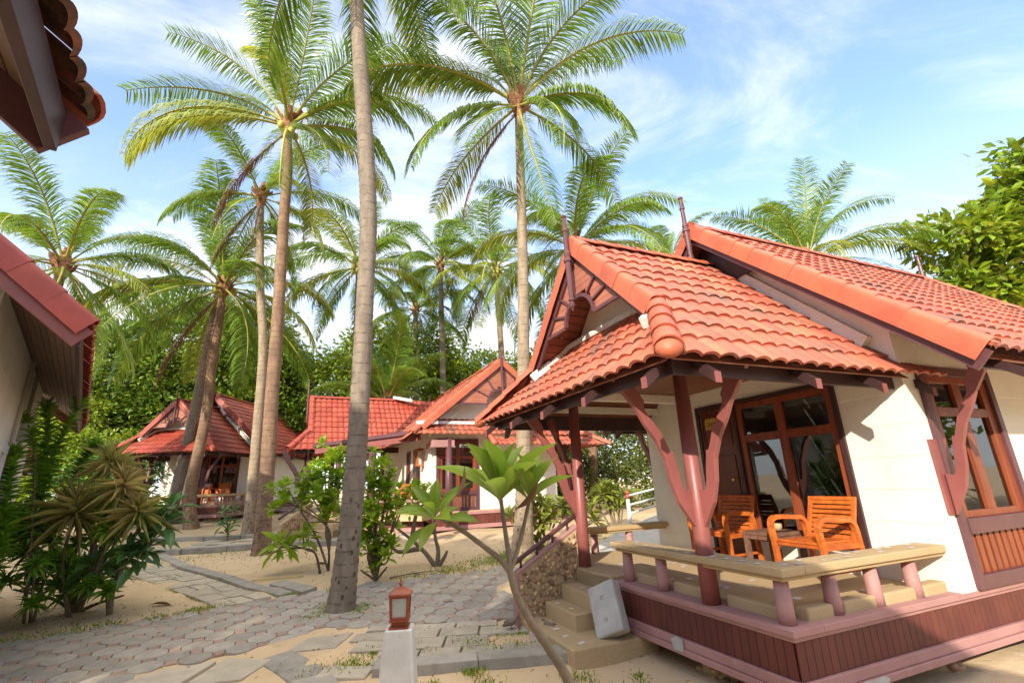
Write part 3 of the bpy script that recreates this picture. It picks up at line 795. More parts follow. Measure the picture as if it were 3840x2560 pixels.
    for sg in (-1, 1):
        boards(ms_, (rake_x + .04, yc + sg * my * .97, ez - .05), (.40, 0, 0), (0, -sg * my * .95, (mz - ez) * .95), 30, .012, .012 * sg)
        boards(ms_, (2.36, yc + sg * (my - .07), ez - .07), (6.1, 0, 0), (0, -sg * .85, .85 * ms), 8, .012, .012 * sg)
    ms_.build('soffit', 'soffit', R)
    for q_ in ((yc - my + .20, yc - my + .24), (yc + my - .24, yc + my - .20)):
        mf = MB(); mf.box(rake_x + .1, xe - .1, *q_, 2.74, 2.98); mf.build('fascia', 'trim', R)
    mp = MB(); hh = .9
    mp.prism([(yc - hh, mz - .2 - hh * ms), (yc + hh, mz - .2 - hh * ms), (yc, mz - .2)], (rake_x + .30, 0, 0), (0, 1, 0), (0, 0, 1), (.02, 0, 0)); mp.build('gable_board', 'trim', R)
    finial(R, -.42, yc, 4.07, 5.56); finial(R, rake_x - .07, yc, 5.08, 6.38); finial(R, xe + .07, yc, 5.1, 6.4, .05)
    # --- door, windows
    tm = MB()
    tm.box(2.345, 2.43, .745, .81, .70, 2.945); tm.box(2.345, 2.43, 3.02, 3.085, .70, 2.945); tm.box(2.345, 2.43, .81, 3.02, 2.885, 2.945); tm.box(2.35, 2.46, 2.30, 2.345, .70, 2.885)
    tm.build('door_surround', 'trim', R, bevel=.005)
    dr = MB(); dr.box(2.40, 2.445, 2.345, 3.02, .70, 2.885)
    for zz in (1.55, 2.3): dr.box(2.385, 2.4, 2.44, 2.92, zz, zz + .5 if zz == 2.3 else zz + .6)
    dro = dr.build('door', 'door', R, bevel=.006)
    kn = MB(); kn.lathe((2.40, 2.49, 1.79), (-1, 0, 0), [(.032, 0), (.03, .01), (.012, .02), (.012, .04), (.03, .055), (.034, .07), (.02, .085)], 12); kn.build('door_handle', 'brass', dro, smooth=True)
    pq = MB(); pq.prism([(2.66, 2.56), (2.92, 2.56), (2.92, 2.70), (2.89, 2.74), (2.70, 2.74), (2.66, 2.70)], (2.365, 0, 0), (0, 1, 0), (0, 0, 1), (.02, 0, 0))
    for k in range(11):
        a = 2.71 + k * .016
        pq.ell((2.364, a, 2.645 + .025 * sin(k * 2.3)), (.004, .014, .011), None, 6, 4, 1)
    pq.build('door_plaque', ['plaque', 'black'], dro)
    def window(name, rects, panes, axis, off, dep=.05, mt='wood'):
        wf = MB()
        for (u0, u1, z0, z1) in rects:
            if axis == 'x': wf.box(off - .012, off + dep, u0, u1, z0, z1)
            else: wf.box(u0, u1, off - .012, off + dep, z0, z1)
        wo = wf.build(name, mt, R, bevel=.005)
        for (u0, u1, z0, z1) in panes:
            g = MB(); o = off + dep * .5
            if axis == 'x': g.add([(o, u0, z0), (o, u0, z1), (o, u1, z1), (o, u1, z0)], [(0, 1, 2, 3)])
            else: g.add([(u0, o, z0), (u1, o, z0), (u1, o, z1), (u0, o, z1)], [(0, 1, 2, 3)])
            g.build('pane', 'glass', wo)
        return wo
    window('window', [(.81, .90, .95, 2.885), (2.21, 2.30, .95, 2.885), (.90, 2.21, 2.80, 2.885), (.90, 2.21, .95, 1.04), (1.52, 1.64, 1.04, 2.80), (.90, 1.52, 2.31, 2.42), (1.64, 2.21, 2.31, 2.42)],
           [(.90, 1.52, 1.04, 2.31), (1.64, 2.21, 1.04, 2.31), (.90, 1.52, 2.42, 2.80), (1.64, 2.21, 2.42, 2.80)], 'x', 2.40)
    ws = MB(); ws.box(2.64, 2.74, -.045, .06, .67, 2.96); ws.box(4.04, 4.14, -.045, .06, .67, 2.96); ws.box(2.74, 4.04, -.045, .06, 2.86, 2.96); ws.box(2.74, 4.04, -.045, .06, .67, .80); ws.box(2.74, 4.04, -.055, .06, 1.18, 1.33)
    ws.build('window_surround', 'trim' if paint == 'trim' else 'mauve', R, bevel=.005)
    window('window', [(2.74, 2.87, 1.33, 2.86), (3.90, 4.04, 1.33, 2.86), (2.87, 3.90, 2.78, 2.86), (2.87, 3.90, 1.33, 1.40), (3.30, 3.46, 1.40, 2.78), (2.87, 3.30, 2.40, 2.50), (3.46, 3.90, 2.40, 2.50)],
           [(2.87, 3.30, 1.40, 2.40), (3.46, 3.90, 1.40, 2.40), (2.87, 3.30, 2.50, 2.78), (3.46, 3.90, 2.50, 2.78)], 'y', .0)
    lt = MB()
    lt.box(2.74, 4.04, .05, .06, .80, 1.18, 1)
    for k in range(10): lt.box(2.78 + k * .125, 2.86 + k * .125, .0, .03, .80, 1.18, 0)
    lt.build('slat_panel', ['wood', 'whitepaint'], R)
    if curtains:
        for (u0, u1) in ((.9, 1.5), (1.66, 2.2)):
            cu = MB(); n = 16
            vs = [(2.52 + .03 * sin(i * 1.9), u0 + (u1 - u0) * i / n, z) for z in (1.0, 2.8) for i in range(n + 1)]
            cu.add(vs, [(i, i + 1, n + 2 + i, n + 1 + i) for i in range(n)]); cu.build('curtain', 'curtain', R, smooth=True)
    else:
        cu = MB(); n = 14
        vs = [(2.9 + .9 * i / n, .2 + .03 * sin(i * 2.1), z) for z in (1.35, 2.8) for i in range(n + 1)]
        cu.add(vs, [(i, i + 1, n + 2 + i, n + 1 + i) for i in range(n)]); cu.build('curtain', 'curtain', R, smooth=True)
    return R

TH = atan2(.398, .917)
HN = (2.10, 4.18)
def hw(x, y, z=0):       # main-bungalow frame to world
    return V3((HN[0] + x * cos(TH) - y * sin(TH), HN[1] + x * sin(TH) + y * cos(TH), z))
bungalow('bungalow', 'near bungalow with orange tiled roof, pink posts and a railed porch with two chairs', (HN[0], HN[1], 0), TH)
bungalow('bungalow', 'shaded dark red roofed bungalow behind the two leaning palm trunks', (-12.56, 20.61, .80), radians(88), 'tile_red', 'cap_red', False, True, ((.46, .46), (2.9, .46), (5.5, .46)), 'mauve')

# ------------------------------------------------------------------ bungalow with the wide sunburst gable
def gable_bungalow():
    th = radians(25)
    R = thing('bungalow', 'middle bungalow with a wide sunburst gable and a lower tiled porch wing', 'bungalow', (-2.82, 15.41, .39), th, 'thai style bungalows with red tiled roofs')
    W, D = 4.64, 8.0; F = .70; t = .12
    ez = 2.85; hw_ = W / 2 + .95; ms = .83; mz = ez + hw_ * ms; xc = W / 2
    w = MB()
    w.box(0, .28, 0, t, .42, 3.5); w.box(1.67, W, 0, t, .42, 3.5); w.box(.28, 1.67, 0, t, 2.92, 3.5); w.box(.28, 1.67, 0, t, .42, .68)
    w.box(W - t, W, t, D, .42, 3.3); w.box(t, W - t, D - t, D, .42, 3.3)
    w.box(0, t, t, 1.0, .42, 3.3); w.box(0, t, 2.0, 2.5, .42, 3.3); w.box(0, t, 3.1, D, .42, 3.3); w.box(0, t, 1.0, 2.0, 2.75, 3.3); w.box(0, t, 2.5, 3.1, 2.75, 3.3); w.box(0, t, 2.5, 3.1, .42, 1.0)
    zt = 3.5; hy = (mz - .15 - zt) / ms
    w.prism([(xc - min(hy, xc), zt), (xc + min(hy, xc), zt), (xc, mz - .15)], (0, 0, 0), (1, 0, 0), (0, 0, 1), (0, t, 0))
    w.build('wall', 'wall', R)
    p = MB(); p.prism([(.1, -.1), (W, -.1), (W, .2), (.1, 3), (-3.4, 3.0), (-.3, -.5)], (0, 0, .5), (1, 0, 0), (0, 1, 0), (0, 0, .2)); p.build('porch_floor', 'washed', R)
    # main roof, ridge running away along +y
    y0, y1 = -.75, D + .8
    mr = MB(); vl = sqrt(1 + ms * ms) * hw_
    tile_slope(mr, (xc - hw_, 0, ez), (0, 1, 0), (1, 0, ms), vl, lambda v: (y0, y1), seg=5)
    tile_slope(mr, (xc + hw_, 0, ez), (0, 1, 0), (-1, 0, ms), vl, lambda v: (y0, y1), seg=5)
    # skirt roof below the gable, then a lower step on the right
    sk = .62; run_ = .95
    tile_slope(mr, (0, -1.0, 2.98), (1, 0, 0), (0, 1, sk), 1.13, lambda v: (-.75 + v * .6, W + .85 - v * .6), seg=5)
    tile_slope(mr, (0, -1.45, 2.62), (1, 0, 0), (0, 1, sk), .60, lambda v: (1.75, W + 1.35 - v * .85), seg=5)
    tile_slope(mr, (W + 1.35, 0, 2.62), (0, 1, 0), (-1, 0, sk), 1.2, lambda v: (-1.45 + v * .85, 5), seg=5)
    mr.build('main_roof', 'tile', R, smooth=True)
    for sg in (-1, 1):
        cp = MB(); cap_run(cp, (xc + sg * (hw_ - .5), y0, ez + .5 * ms), (xc, y0, mz), (0, -1, 0), V3((sg * ms, 0, 1)).normalized(), RAKE, .36)
        cp.build('rake_tile', 'cap', R, smooth=True)
    hc = MB()
    cap_run(hc, (W + 1.40, -1.5, 2.64), (W + .55, -.62, 3.22), V3((.7, .7, 0)), (0, 0, 1), HALF, .36)
    hc.build('hip_cap', 'cap', R, smooth=True); hc = MB()
    cap_run(hc, (-.80, -1.02, 3.0), (-.30, -.50, 3.42), V3((-.7, .7, 0)), (0, 0, 1), HALF, .36)
    hc.build('hip_cap', 'cap', R, smooth=True); hc = MB()
    hc.beam((1.73, -1.47, 2.66), (1.73, -.98, 2.98), .16, .14)
    hc.build('end_cap', 'cap', R, smooth=True)
    cr = MB(); cap_run(cr, (xc, y0, mz), (xc, y1, mz), (1, 0, 0), (0, 0, 1), [(x, y * .8) for x, y in HALF], .34); cr.build('ridge_cap', 'cap', R, smooth=True)
    for a_, b_, w_, h_ in (((-.55, -.72, 3.36), (.1, -.62, 3.40), .22, .12), ((-.2, -.40, 3.42), (W + .3, -.40, 3.42), .20, .10), ((W + .1, -.6, 3.36), (W + .6, -.72, 3.36), .2, .12)):
        fl = MB(); fl.beam(a_, b_, w_, h_); fl.build('flashing', 'mortar', R, bevel=.01)
    # sunburst gable
    gp = MB(); zb = 4.05; gy = y0 + .06; nb = 16
    top = mz - .18
    for i in range(nb):
        za = zb + (top - zb) * i / nb; zc = za + (top - zb) / nb - .006
        ha = (top - za) / ms; hb = (top - zc) / ms
        inn = sqrt(max(.52 ** 2 - (za - zb) ** 2, 0))
        for sg in (-1, 1):
            if ha - inn < .03: continue
            gp.prism([(xc + sg * inn, za), (xc + sg * ha, za), (xc + sg * max(hb, inn), zc), (xc + sg * inn, zc)], (0, gy, 0), (1, 0, 0), (0, 0, 1), (0, .025, 0))
    gpo = gp.build('gable_panel', 'panelwood', R)
    rb = MB()
    for sg in (-1, 1):
        rb.box(min(xc + sg * .52, xc + sg * (top - zb) / ms), max(xc + sg * .52, xc + sg * (top - zb) / ms), gy - .04, gy, zb - .06, zb)
        for a, e in ((25, 1.35), (58, 1.30)):
            r = radians(a); rb.beam((xc + sg * cos(r) * .53, gy - .02, zb + sin(r) * .53), (xc + sg * cos(r) * e, gy - .02, zb + sin(r) * e), .045, .04, (0, 1, 0))
    arch = [(xc + .52 * cos(pi * i / 14), gy - .02, zb - .02 + .52 * sin(pi * i / 14)) for i in range(15)]
    for i in range(14): rb.beam(arch[i], arch[i + 1], .06, .05, (0, 1, 0))
    for sg in (-1, 1): rb.beam((xc + sg * (hw_ - .6), y0 + .02, ez + .6 * ms - .12), (xc, y0 + .02, mz - .12), .035, .18)
    rb.build('rib', 'mauve', gpo)
    finial(R, xc, y0 - .08, zb + .2, mz + .35); finial(R, xc, y1, mz - .6, mz + .6)
    # window
    ws = MB(); ws.box(.26, .36, -.05, .06, .67, 2.95); ws.box(1.60, 1.70, -.05, .06, .67, 2.95); ws.box(.36, 1.60, -.05, .06, 2.86, 2.95); ws.box(.36, 1.60, -.05, .06, .67, .8); ws.box(.36, 1.6, -.055, .06, 1.18, 1.3); ws.build('window_surround', 'mauve', R, bevel=.005)
    wf = MB()
    for r in [(.36, .46, 1.3, 2.86), (1.5, 1.6, 1.3, 2.86), (.46, 1.5, 2.78, 2.86), (.92, 1.04, 1.3, 2.78), (.46, .92, 2.3, 2.4), (1.04, 1.5, 2.3, 2.4), (.46, .92, 1.3, 1.38), (1.04, 1.5, 1.3, 1.38)]: wf.box(r[0], r[1], -.015, .05, r[2], r[3])
    wo = wf.build('window', 'wood', R)
    for (u0, u1, z0, z1) in ((.46, .92, 1.38, 2.3), (1.04, 1.5, 1.38, 2.3), (.46, .92, 2.4, 2.78), (1.04, 1.5, 2.4, 2.78)):
        g = MB(); g.add([(u0, .02, z0), (u1, .02, z0), (u1, .02, z1), (u0, .02, z1)], [(0, 1, 2, 3)]); g.build('pane', 'glass', wo)
    lt = MB(); lt.box(.36, 1.6, .05, .06, .8, 1.18, 1)
    for k in range(10): lt.box(.39 + k * .12, .46 + k * .12, 0, .03, .8, 1.18, 0)
    lt.build('slat_panel', ['wood', 'whitepaint'], R)
    # door and side window in the recess
    dr = MB(); dr.box(-.03, .05, 1.0, 2.0, .7, 2.75); dro = dr.build('door', 'door', R, bevel=.006)
    g = MB(); g.box(-.045, -.031, 1.06, 1.42, 1.0, 2.2); g.box(-.045, -.031, 1.06, 1.42, 2.3, 2.65); g.build('pane', 'glass', dro)
    pq = MB(); pq.box(-.05, -.031, 1.62, 1.86, 2.35, 2.5); pq.build('door_plaque', 'plaque', dro)
    kn = MB(); kn.lathe((-.03, 1.52, 1.65), (-1, 0, 0), [(.03, 0), (.012, .03), (.03, .05), (.02, .075)], 10); kn.build('door_handle', 'brass', dro, smooth=True)
    wf = MB(); wf.box(-.03, .05, 2.5, 2.58, 1.0, 2.75); wf.box(-.03, .05, 3.02, 3.1, 1.0, 2.75); wf.box(-.03, .05, 2.58, 3.02, 2.66, 2.75); wf.box(-.03, .05, 2.58, 3.02, 1.0, 1.1); wf.box(-.03, .05, 2.77, 2.83, 1.1, 2.66)
    wo = wf.build('window', 'door', R); g = MB(); g.add([(.02, 2.58, 1.1), (.02, 2.58, 2.66), (.02, 3.02, 2.66), (.02, 3.02, 1.1)], [(0, 1, 2, 3)]); g.build('pane', 'glass', wo)
    lb = MB()
    lx, ly = -.16, .55
    for z in (2.12, 2.62): lb.box(lx - .11, lx + .11, ly - .11, ly + .11, z, z + .035, 0)
    for a in (-.08, .08):
        for b in (-.08, .08): lb.box(lx + a - .012, lx + a + .012, ly + b - .012, ly + b + .012, 2.155, 2.62, 0)
    lb.box(lx - .06, lx + .06, ly - .06, ly + .06, 2.16, 2.6, 1); lb.box(lx, 0, ly - .015, ly + .015, 2.655, 2.69, 0)
    lb.build('wall_lantern', ['teak', 'frost'], R)
    # plinth
    l = MB(); l.box(-.05, W + .05, -.16, .05, .58, .67); l.beam((-.1, -.12, .625), (-3.3, 3.0, .625), .2, .09); l.box(W - .02, W + .12, .05, D, .58, .67); l.build('ledge', 'ledge', R, bevel=.006)
    b = MB(); boards(b, (0, -.11, .28), (0, 0, .3), (W, 0, 0), 52, .006, -.014); boards(b, (-.12, -.05, .28), (0, 0, .3), (-3.1, 3.02, 0), 48, .006, .014); boards(b, (W + .06, -.1, .28), (0, 0, .3), (0, D, 0), 60, .006, -.014); b.build('plinth_board', 'plinth', R)
    tr = MB(); tr.box(-.05, W + .1, -.14, .0, .16, .28); tr.beam((-.1, -.1, .22), (-3.25, 2.98, .22), .1, .12); tr.build('bottom_trim', 'ledge', R)
    for (px, py) in ((.3, .5), (2.4, .5), (4.3, .5), (-2, 2.2)):
        pr = MB(); pr.lathe((px, py, -.4), (0, 0, 1), [(.28, 0), (.25, .3), (.22, .7)], 9); pr.build('stone_pier', 'mortar_tan', R, smooth=True)
    # veranda beam on the diagonal, posts, stub beam
    vb = MB(); vb.beam((-.42, -.62, 2.94), (-3.25, 2.72, 2.80), .06, .22, m=0); vb.beam((-.44, -.66, 3.10), (-3.3, 2.70, 2.96), .16, .12, m=1); vb.build('veranda_beam', ['pink', 'mauve'], R, bevel=.008)
    sb = MB(); sb.box(-.1, .62, -.82, -.66, 2.62, 2.84); sb.box(-.08, .0, -.7, .0, 2.62, 2.8); sb.build('stub_beam', 'ledge', R, bevel=.008)
    for (px, py, r) in ((.46, -.74, .11), (-1.55, 1.25, .13), (-2.5, 2.4, .10), (-3.4, 3.6, .10), (-3.4, 6.2, .10), (-2.6, 3.9, .1)):
        po = MB(); po.lathe((px, py, .3), (0, 0, 1), [(r, 0), (r * .92, 2.6)], 14); po.build('post', 'mauve', R, smooth=True)
    rl = MB(); rl.box(-1.4, -.1, .12, .3, 1.02, 1.1); rl.beam((-.12, -.05, 1.06), (-1.5, 1.25, 1.06), .2, .08); rl.build('railing', 'ledge', R, bevel=.01)
    # porch wing with its own gable facing left
    wy, hwid = 5.2, 2.15; s = 1.03; xf = -4.1; wz = ez + hwid * s; xg = xf + .62
    wr = MB(); vl = sqrt(1 + s * s) * hwid; k = 1 / sqrt(1 + s * s)
    xin = lambda z: xc - hw_ + (z - ez) / ms + .12
    def lims(v):
        h = v * k
        return (xf + min(h / .74, 1) * .62, min(xin(ez + h * s), 1.6))
    tile_slope(wr, (0, wy - hwid, ez), (1, 0, 0), (0, 1, s), vl, lims, seg=5)
    tile_slope(wr, (0, wy + hwid, ez), (1, 0, 0), (0, -1, s), vl, lims, seg=5)
    def limf(v):
        d = v * .762; o = min(d / .62, 1) * .74 + max(d - .62, 0) * .8
        return (wy - hwid + o, wy + hwid - o)
    tile_slope(wr, (xf, 0, ez), (0, 1, 0), (1, 0, .85), 1.5, limf, seg=5)
    wr.build('porch_roof', 'tile_red', R, smooth=True)
    for sg in (-1, 1):
        hc = MB()
        a = V3((xf - .02, wy + sg * hwid, ez + .04)); b_ = V3((xg + .05, wy + sg * (hwid - .8), ez + .80)); d = (b_ - a).normalized(); sd = d.cross(V3((0, 0, 1))).normalized()
        cap_run(hc, a, b_, sd, sd.cross(d), HALF, .36)
        hc.build('hip_cap', 'cap_red', R, smooth=True); hc = MB()
        lowp = V3((xg, wy + sg * 1.5, wz - 1.5 * s)); cap_run(hc, lowp, (xg, wy, wz + .02), (-1, 0, 0), V3((0, sg * s, 1)).normalized(), RAKE, .36)
        hc.build('rake_tile', 'cap_red', R, smooth=True)
    hc = MB(); cap_run(hc, (xg, wy, wz), (.2, wy, wz), (0, 1, 0), (0, 0, 1), [(x, y * .8) for x, y in HALF], .34)
    hc.build('ridge_cap', 'cap_red', R, smooth=True)
    gw = MB(); gw.prism([(wy - 1.3, 3.6), (wy + 1.3, 3.6), (wy, wz - .1)], (xg + .58, 0, 0), (0, 1, 0), (0, 0, 1), (.08, 0, 0)); gw.build('gable_wall', 'wall', R)
    f2 = MB(); f2.beam((xg + .45, wy - 1.1, 3.88), (xg + .45, wy + 1.1, 3.88), .14, .09); f2.beam((-.2, wy - .12, wz + .1), (.55, wy - .5, wz - .08), .3, .12); f2.build('flashing', 'mortar', R, bevel=.01)
    for sg in (-1, 1):
        bg = MB(); bg.beam((xg + .02, wy + sg * 1.46, wz - .13 - 1.46 * s), (xg + .02, wy, wz - .13), .035, .2); bg.build('barge_board', 'trim', R)
    bg = MB(); bg.box(xf + .2, xf + .24, wy - hwid + .2, wy + hwid - .2, 2.74, 2.95); bg.build('fascia', 'trim', R)
    bg = MB(); bg.box(xf + .24, -.3, wy - hwid + .2, wy - hwid + .24, 2.74, 2.95); bg.build('fascia', 'trim', R)
    bg = MB()
    for sg in (-1, 1): boards(bg, (xg + .05, wy + sg * 1.55, wz - .10 - 1.55 * s), (.56, 0, 0), (0, -sg * 1.5, 1.5 * s), 10, .012, .012 * sg)
    bg.build('soffit', 'soffit', R)
    bg = MB(); bg.box(xf + .3, 0, wy - hwid + .3, wy + hwid - .3, 3.15, 3.17); bg.build('ceiling', 'soffit', R)
    gp = MB(); gp.prism([(wy - .95, wz - .2 - .95 * s), (wy - .4, wz - .2 - .95 * s), (wy, wz - .85), (wy + .4, wz - .2 - .95 * s), (wy + .95, wz - .2 - .95 * s), (wy, wz - .2)], (xg + .04, 0, 0), (0, 1, 0), (0, 0, 1), (.03, 0, 0)); gp.build('gable_panel', 'trim', R)
    finial(R, xg - .07, wy, wz - 1.05, wz + .75)
    brace(R, -3.45, 3.6, (-1, 0), 0, 'trim'); brace(R, -3.45, 3.6, (0, -1), 0, 'trim'); brace(R, -3.45, 6.2, (-1, 0), 0, 'trim'); brace(R, W, .3, (1, 0), -.1, 'trim', .9)
    # entry steps with pebble wall
    st = MB()
    for i, (z, d) in enumerate(((.16, .9), (.34, .6), (.52, .3))): st.par((-3.35 - d * .72, 1.9 - d * .72, -.25), (.9, -.88, 0), (d * .75, d * .75, 0), (0, 0, z + .25))
    st.build('steps', 'washed', R, bevel=.015)
    U = V3((-.72, -.72, 0)).normalized()
    pw = MB(); pw.prism([(0, -.2), (0, .62), (-.1, 1.15), (1.0, .62), (1.0, -.2)][0:1] + [(-.2, 1.15), (1.05, .55), (1.05, -.2)], (-3.35, 1.98, 0), U, (0, 0, 1), (-.08, .08, 0)); pwo = pw.build('stair_wall', 'mortar_tan', R)
    pb = MB(); pebbles(pb, V3((-3.35, 1.98, 0)) , U, (0, 0, 1), V3((.7, -.7, 0)), [(.02, -.1), (-.12, 1.05), (1.0, .52), (1.0, -.1)], 130, (.03, .048)); pb.build('pebble_facing', 'pebble', pwo, smooth=True)
    hr = MB(); hr.tube([V3((-3.35, 1.95, 1.35)) + U * -.2, V3((-3.35, 1.95, .72)) + U * 1.15], .035, 8); hr.build('handrail', 'mauve', R, smooth=True)
    return R
gable_bungalow()

# ------------------------------------------------------------------ the two houses on the left, roofs only partly in view
def side_house(label, near_end, az, length, depth, z0, eave, slope, tile, cap, lead, overhang, wallin, group='thai style bungalows with red tiled roofs', tw=.205, th=.33):
    """near_end: end of the eave; az: compass direction (deg from +Y) the eave runs to; the house lies to the left of it.
    local frame: x along the eave, y inward (left), z up"""
    R = thing('bungalow', label, 'bungalow', (near_end[0], near_end[1], z0), radians(90 - az), group)
    rt = MB(); vl = sqrt(1 + slope ** 2) * depth
    tile_slope(rt, (0, 0, eave), (1, 0, 0), (0, 1, slope), vl, lambda v: (0, length), tw, th, amp=.036 * tw / .205)
    tile_slope(rt, (0, 2 * depth, eave), (1, 0, 0), (0, -1, slope), vl, lambda v: (0, length))
    rt.build('roof', tile, R, smooth=True)
    zz = eave + depth * slope
    for x, o in ((0, -1), (length, 1)):
        for sg, yy in ((-1, 0), (1, 2 * depth)):
            rk = MB(); cap_run(rk, (x, yy, eave + .02), (x, depth, zz + .02), (o, 0, 0), V3((0, sg * slope, 1)).normalized(), RAKE, .36)
            rk.build('rake_tile', cap, R, smooth=True)
    rc = MB(); cap_run(rc, (0, depth, zz), (length, depth, zz), (0, 1, 0), (0, 0, 1), HALF, .34); rc.build('ridge_cap', cap, R, smooth=True)
    for x in (.02, length - .02):
        for sg, yy in ((1, .04), (-1, 2 * depth - .04)):
            bb = MB()
            bb.beam((x, yy, eave - .13), (x, depth, zz - .17 - .04 * slope), .04, .21)
            bb.beam((x + (-.03 if x < 1 else .03), yy + sg * .05, eave - .0), (x + (-.03 if x < 1 else .03), depth, zz - .09 - .0 * slope), .025, .07)
            bb.build('barge_board', 'pink' if cap == 'cap_red' else 'mauve', R, bevel=.005)
    for q_ in ((.05, .09), (2 * depth - .09, 2 * depth - .05)):
        fa = MB(); fa.box(.04, length - .04, *q_, eave - .20, eave - .02); fa.build('fascia', 'trim', R, bevel=.004)
    so = MB()
    inn = wallin + .1
    boards(so, (.05, .09, eave - .05), (length - .1, 0, 0), (0, inn, inn * slope), int(inn / .075), .014, .012)
    for x0, dx in ((.04, overhang), (length - .04, -overhang)):
        for sg, yy in ((1, 0.1), (-1, 2 * depth - .1)):
            boards(so, (x0, yy, eave - .08 + .1 * slope), (dx, 0, 0), (0, sg * (depth - .1), (depth - .1) * slope), int(depth / .085), .014, .01 * sg)
    so.build('soffit', 'soffit3', R)
    w = MB(); yb = 2 * depth - wallin; wt = eave + wallin * slope - .06
    w.box(overhang, length - overhang, wallin, wallin + .12, .3, wt); w.box(overhang, length - overhang, yb - .12, yb, .3, wt)
    for x in (overhang, length - overhang - .12):
        w.prism([(wallin, .3), (yb, .3), (yb, wt), (depth, zz - .14), (wallin, wt)], (x, 0, 0), (0, 1, 0), (0, 0, 1), (.12, 0, 0))
    w.build('wall', 'wall', R)
    pl = MB(); pl.box(overhang - .05, length - overhang + .05, wallin - .05, wallin, .22, .62); pl.box(overhang - .05, overhang, wallin, yb, .22, .62); pl.box(length - overhang, length - overhang + .05, wallin, yb, .22, .62); pl.build('plinth_board', 'plinth', R)
    tb = MB(); tb.beam((overhang - .01, wallin - .03, wt - .02), (length - overhang, wallin - .03, wt - .02), .05, .1); tb.build('wall_plate', 'trim', R)
    return R, wt
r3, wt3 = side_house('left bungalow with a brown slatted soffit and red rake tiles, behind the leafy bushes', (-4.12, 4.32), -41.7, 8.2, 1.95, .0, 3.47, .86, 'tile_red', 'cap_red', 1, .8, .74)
def r3part(name, mb, m, **k): return mb.build(name, m, r3, **k)
for x in (4.2, 5.2):
    pp = MB(); pp.tube([(x, .70, wt3 - .05), (x, .70, 1.2)], .03, 8); r3part('drain_pipe', pp, 'pipe', smooth=True)
wf = MB()
for x in (3.0, 3.62, 4.24, 4.86): wf.box(x, x + .11, .68, .74, .75, 2.5)
wf.box(3.0, 4.97, .68, .74, 2.5, 2.62); wf.box(3.0, 4.97, .68, .74, .66, .75)
wo = r3part('window', wf, 'whitepaint')
for x in (3.11, 3.73, 4.35):
    g = MB(); g.add([(x, .72, .75), (x, .72, 2.5), (x + .51, .72, 2.5), (x + .51, .72, .75)], [(0, 1, 2, 3)]); g.build('pane', 'glass', wo)
fl = MB(); fl.box(4.45, 4.95, .54, .74, 2.78, 3.02, 0); fl.box(4.49, 4.91, .53, .54, 2.82, 2.98, 1); r3part('flood_lamp', fl, ['metal', 'black'])
d4 = V3((sin(radians(-36)), cos(radians(-36)), 0)); L4 = 7.0
side_house('bungalow of which only a dark mossy tiled eave corner shows overhead at the left', V3((-1.82, 1.66, 0)) - d4 * L4, -36, L4, 1.08, .0, 3.42, .86, 'tile_moss', 'cap_moss', 1, .6, .6, tw=.135, th=.25)
# small roof seen behind the left bungalow
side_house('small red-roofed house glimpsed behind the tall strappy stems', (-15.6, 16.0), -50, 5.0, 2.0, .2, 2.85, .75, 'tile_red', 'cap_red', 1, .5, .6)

# ------------------------------------------------------------------ porch furniture
def chair(label, x, y, turn=0):
    """local frame: seat front faces -x"""
    c = hw(x, y, .704)
    R = thing('armchair', label, 'armchair', c, TH + turn, 'slatted teak armchairs')
    w = .30
    s = MB(); s.box(-.03, .50, -w + .045, w - .045, .36, .40)
    for i in range(7): s.box(-.04 + i * .077, .030 + i * .077, -w + .05, w - .05, .40, .425)
    s.build('seat', 'teak', R, bevel=.006)
    b = MB()
    d = V3((.16, 0, .46)); o = V3((.46, 0, .38)); nx = V3((d.z, 0, -d.x)).normalized() * .022
    for sg in (-1, 1): b.par(o + V3((0, sg * w - .03 - sg * .028, 0)), d, (0, .055, 0), nx)
    for i in range(8):
        q = o + d * (.10 + i * .111); b.par(q + V3((0, -w + .03, 0)) + nx * .2, d * .088, (0, 2 * w - .06, 0), nx * .6)
    b.par(o + d * .97 + V3((0, -w, 0)), d * .09, (0, 2 * w, 0), nx * 1.1)
    b.build('backrest', 'teak', R, bevel=.006)
    for sg in (-1, 1):
        y0 = sg * (w + .005)
        a = MB()
        pts = smooth_curve([(-.02, y0, .40), (-.035, y0, .56), (-.0, y0, .635), (.10, y0, .655), (.34, y0, .64), (.45, y0, .625), (.505, y0, .55), (.52, y0, .40)], 5)
        for p, q in zip(pts[:-1], pts[1:]): a.beam(p, q + (q - p) * .12, .058, .05, (0, 0.001, 1) if abs((q - p).normalized().z) < .7 else (1, 0, 0))
        a.build('armrest', 'teak', R)
        for (xa, xb) in ((-.02, -.01), (.52, .56)):
            l = MB(); l.beam((xb, y0, 0), (xa, y0, .42), .055, .055, (1, 0, 0)); l.build('leg', 'teak', R, bevel=.005)
        r = MB(); r.box(.0, .52, y0 - .02, y0 + .02, .345, .40); r.box(.0, .54, y0 - .018, y0 + .018, .12, .15); r.build('side_rail', 'teak', R, bevel=.004)
    return R
chair('teak armchair on the near porch standing clear of the doorway, right of the small table', 1.50, .97, radians(-4))
chair('teak armchair on the near porch between the pink post and the small table', 1.60, 2.36, radians(4))
t = thing('side_table', 'weathered wooden side table between the two porch armchairs', 'table', hw(2.02, 1.72, .704), TH)
m = MB(); m.box(-.25, .25, -.25, .25, .40, .435); [m.box(-.25 + i * .1, -.158 + i * .1, -.25, .25, .435, .445) for i in range(5)]; m.build('table_top', 'oldwood', t, bevel=.005)
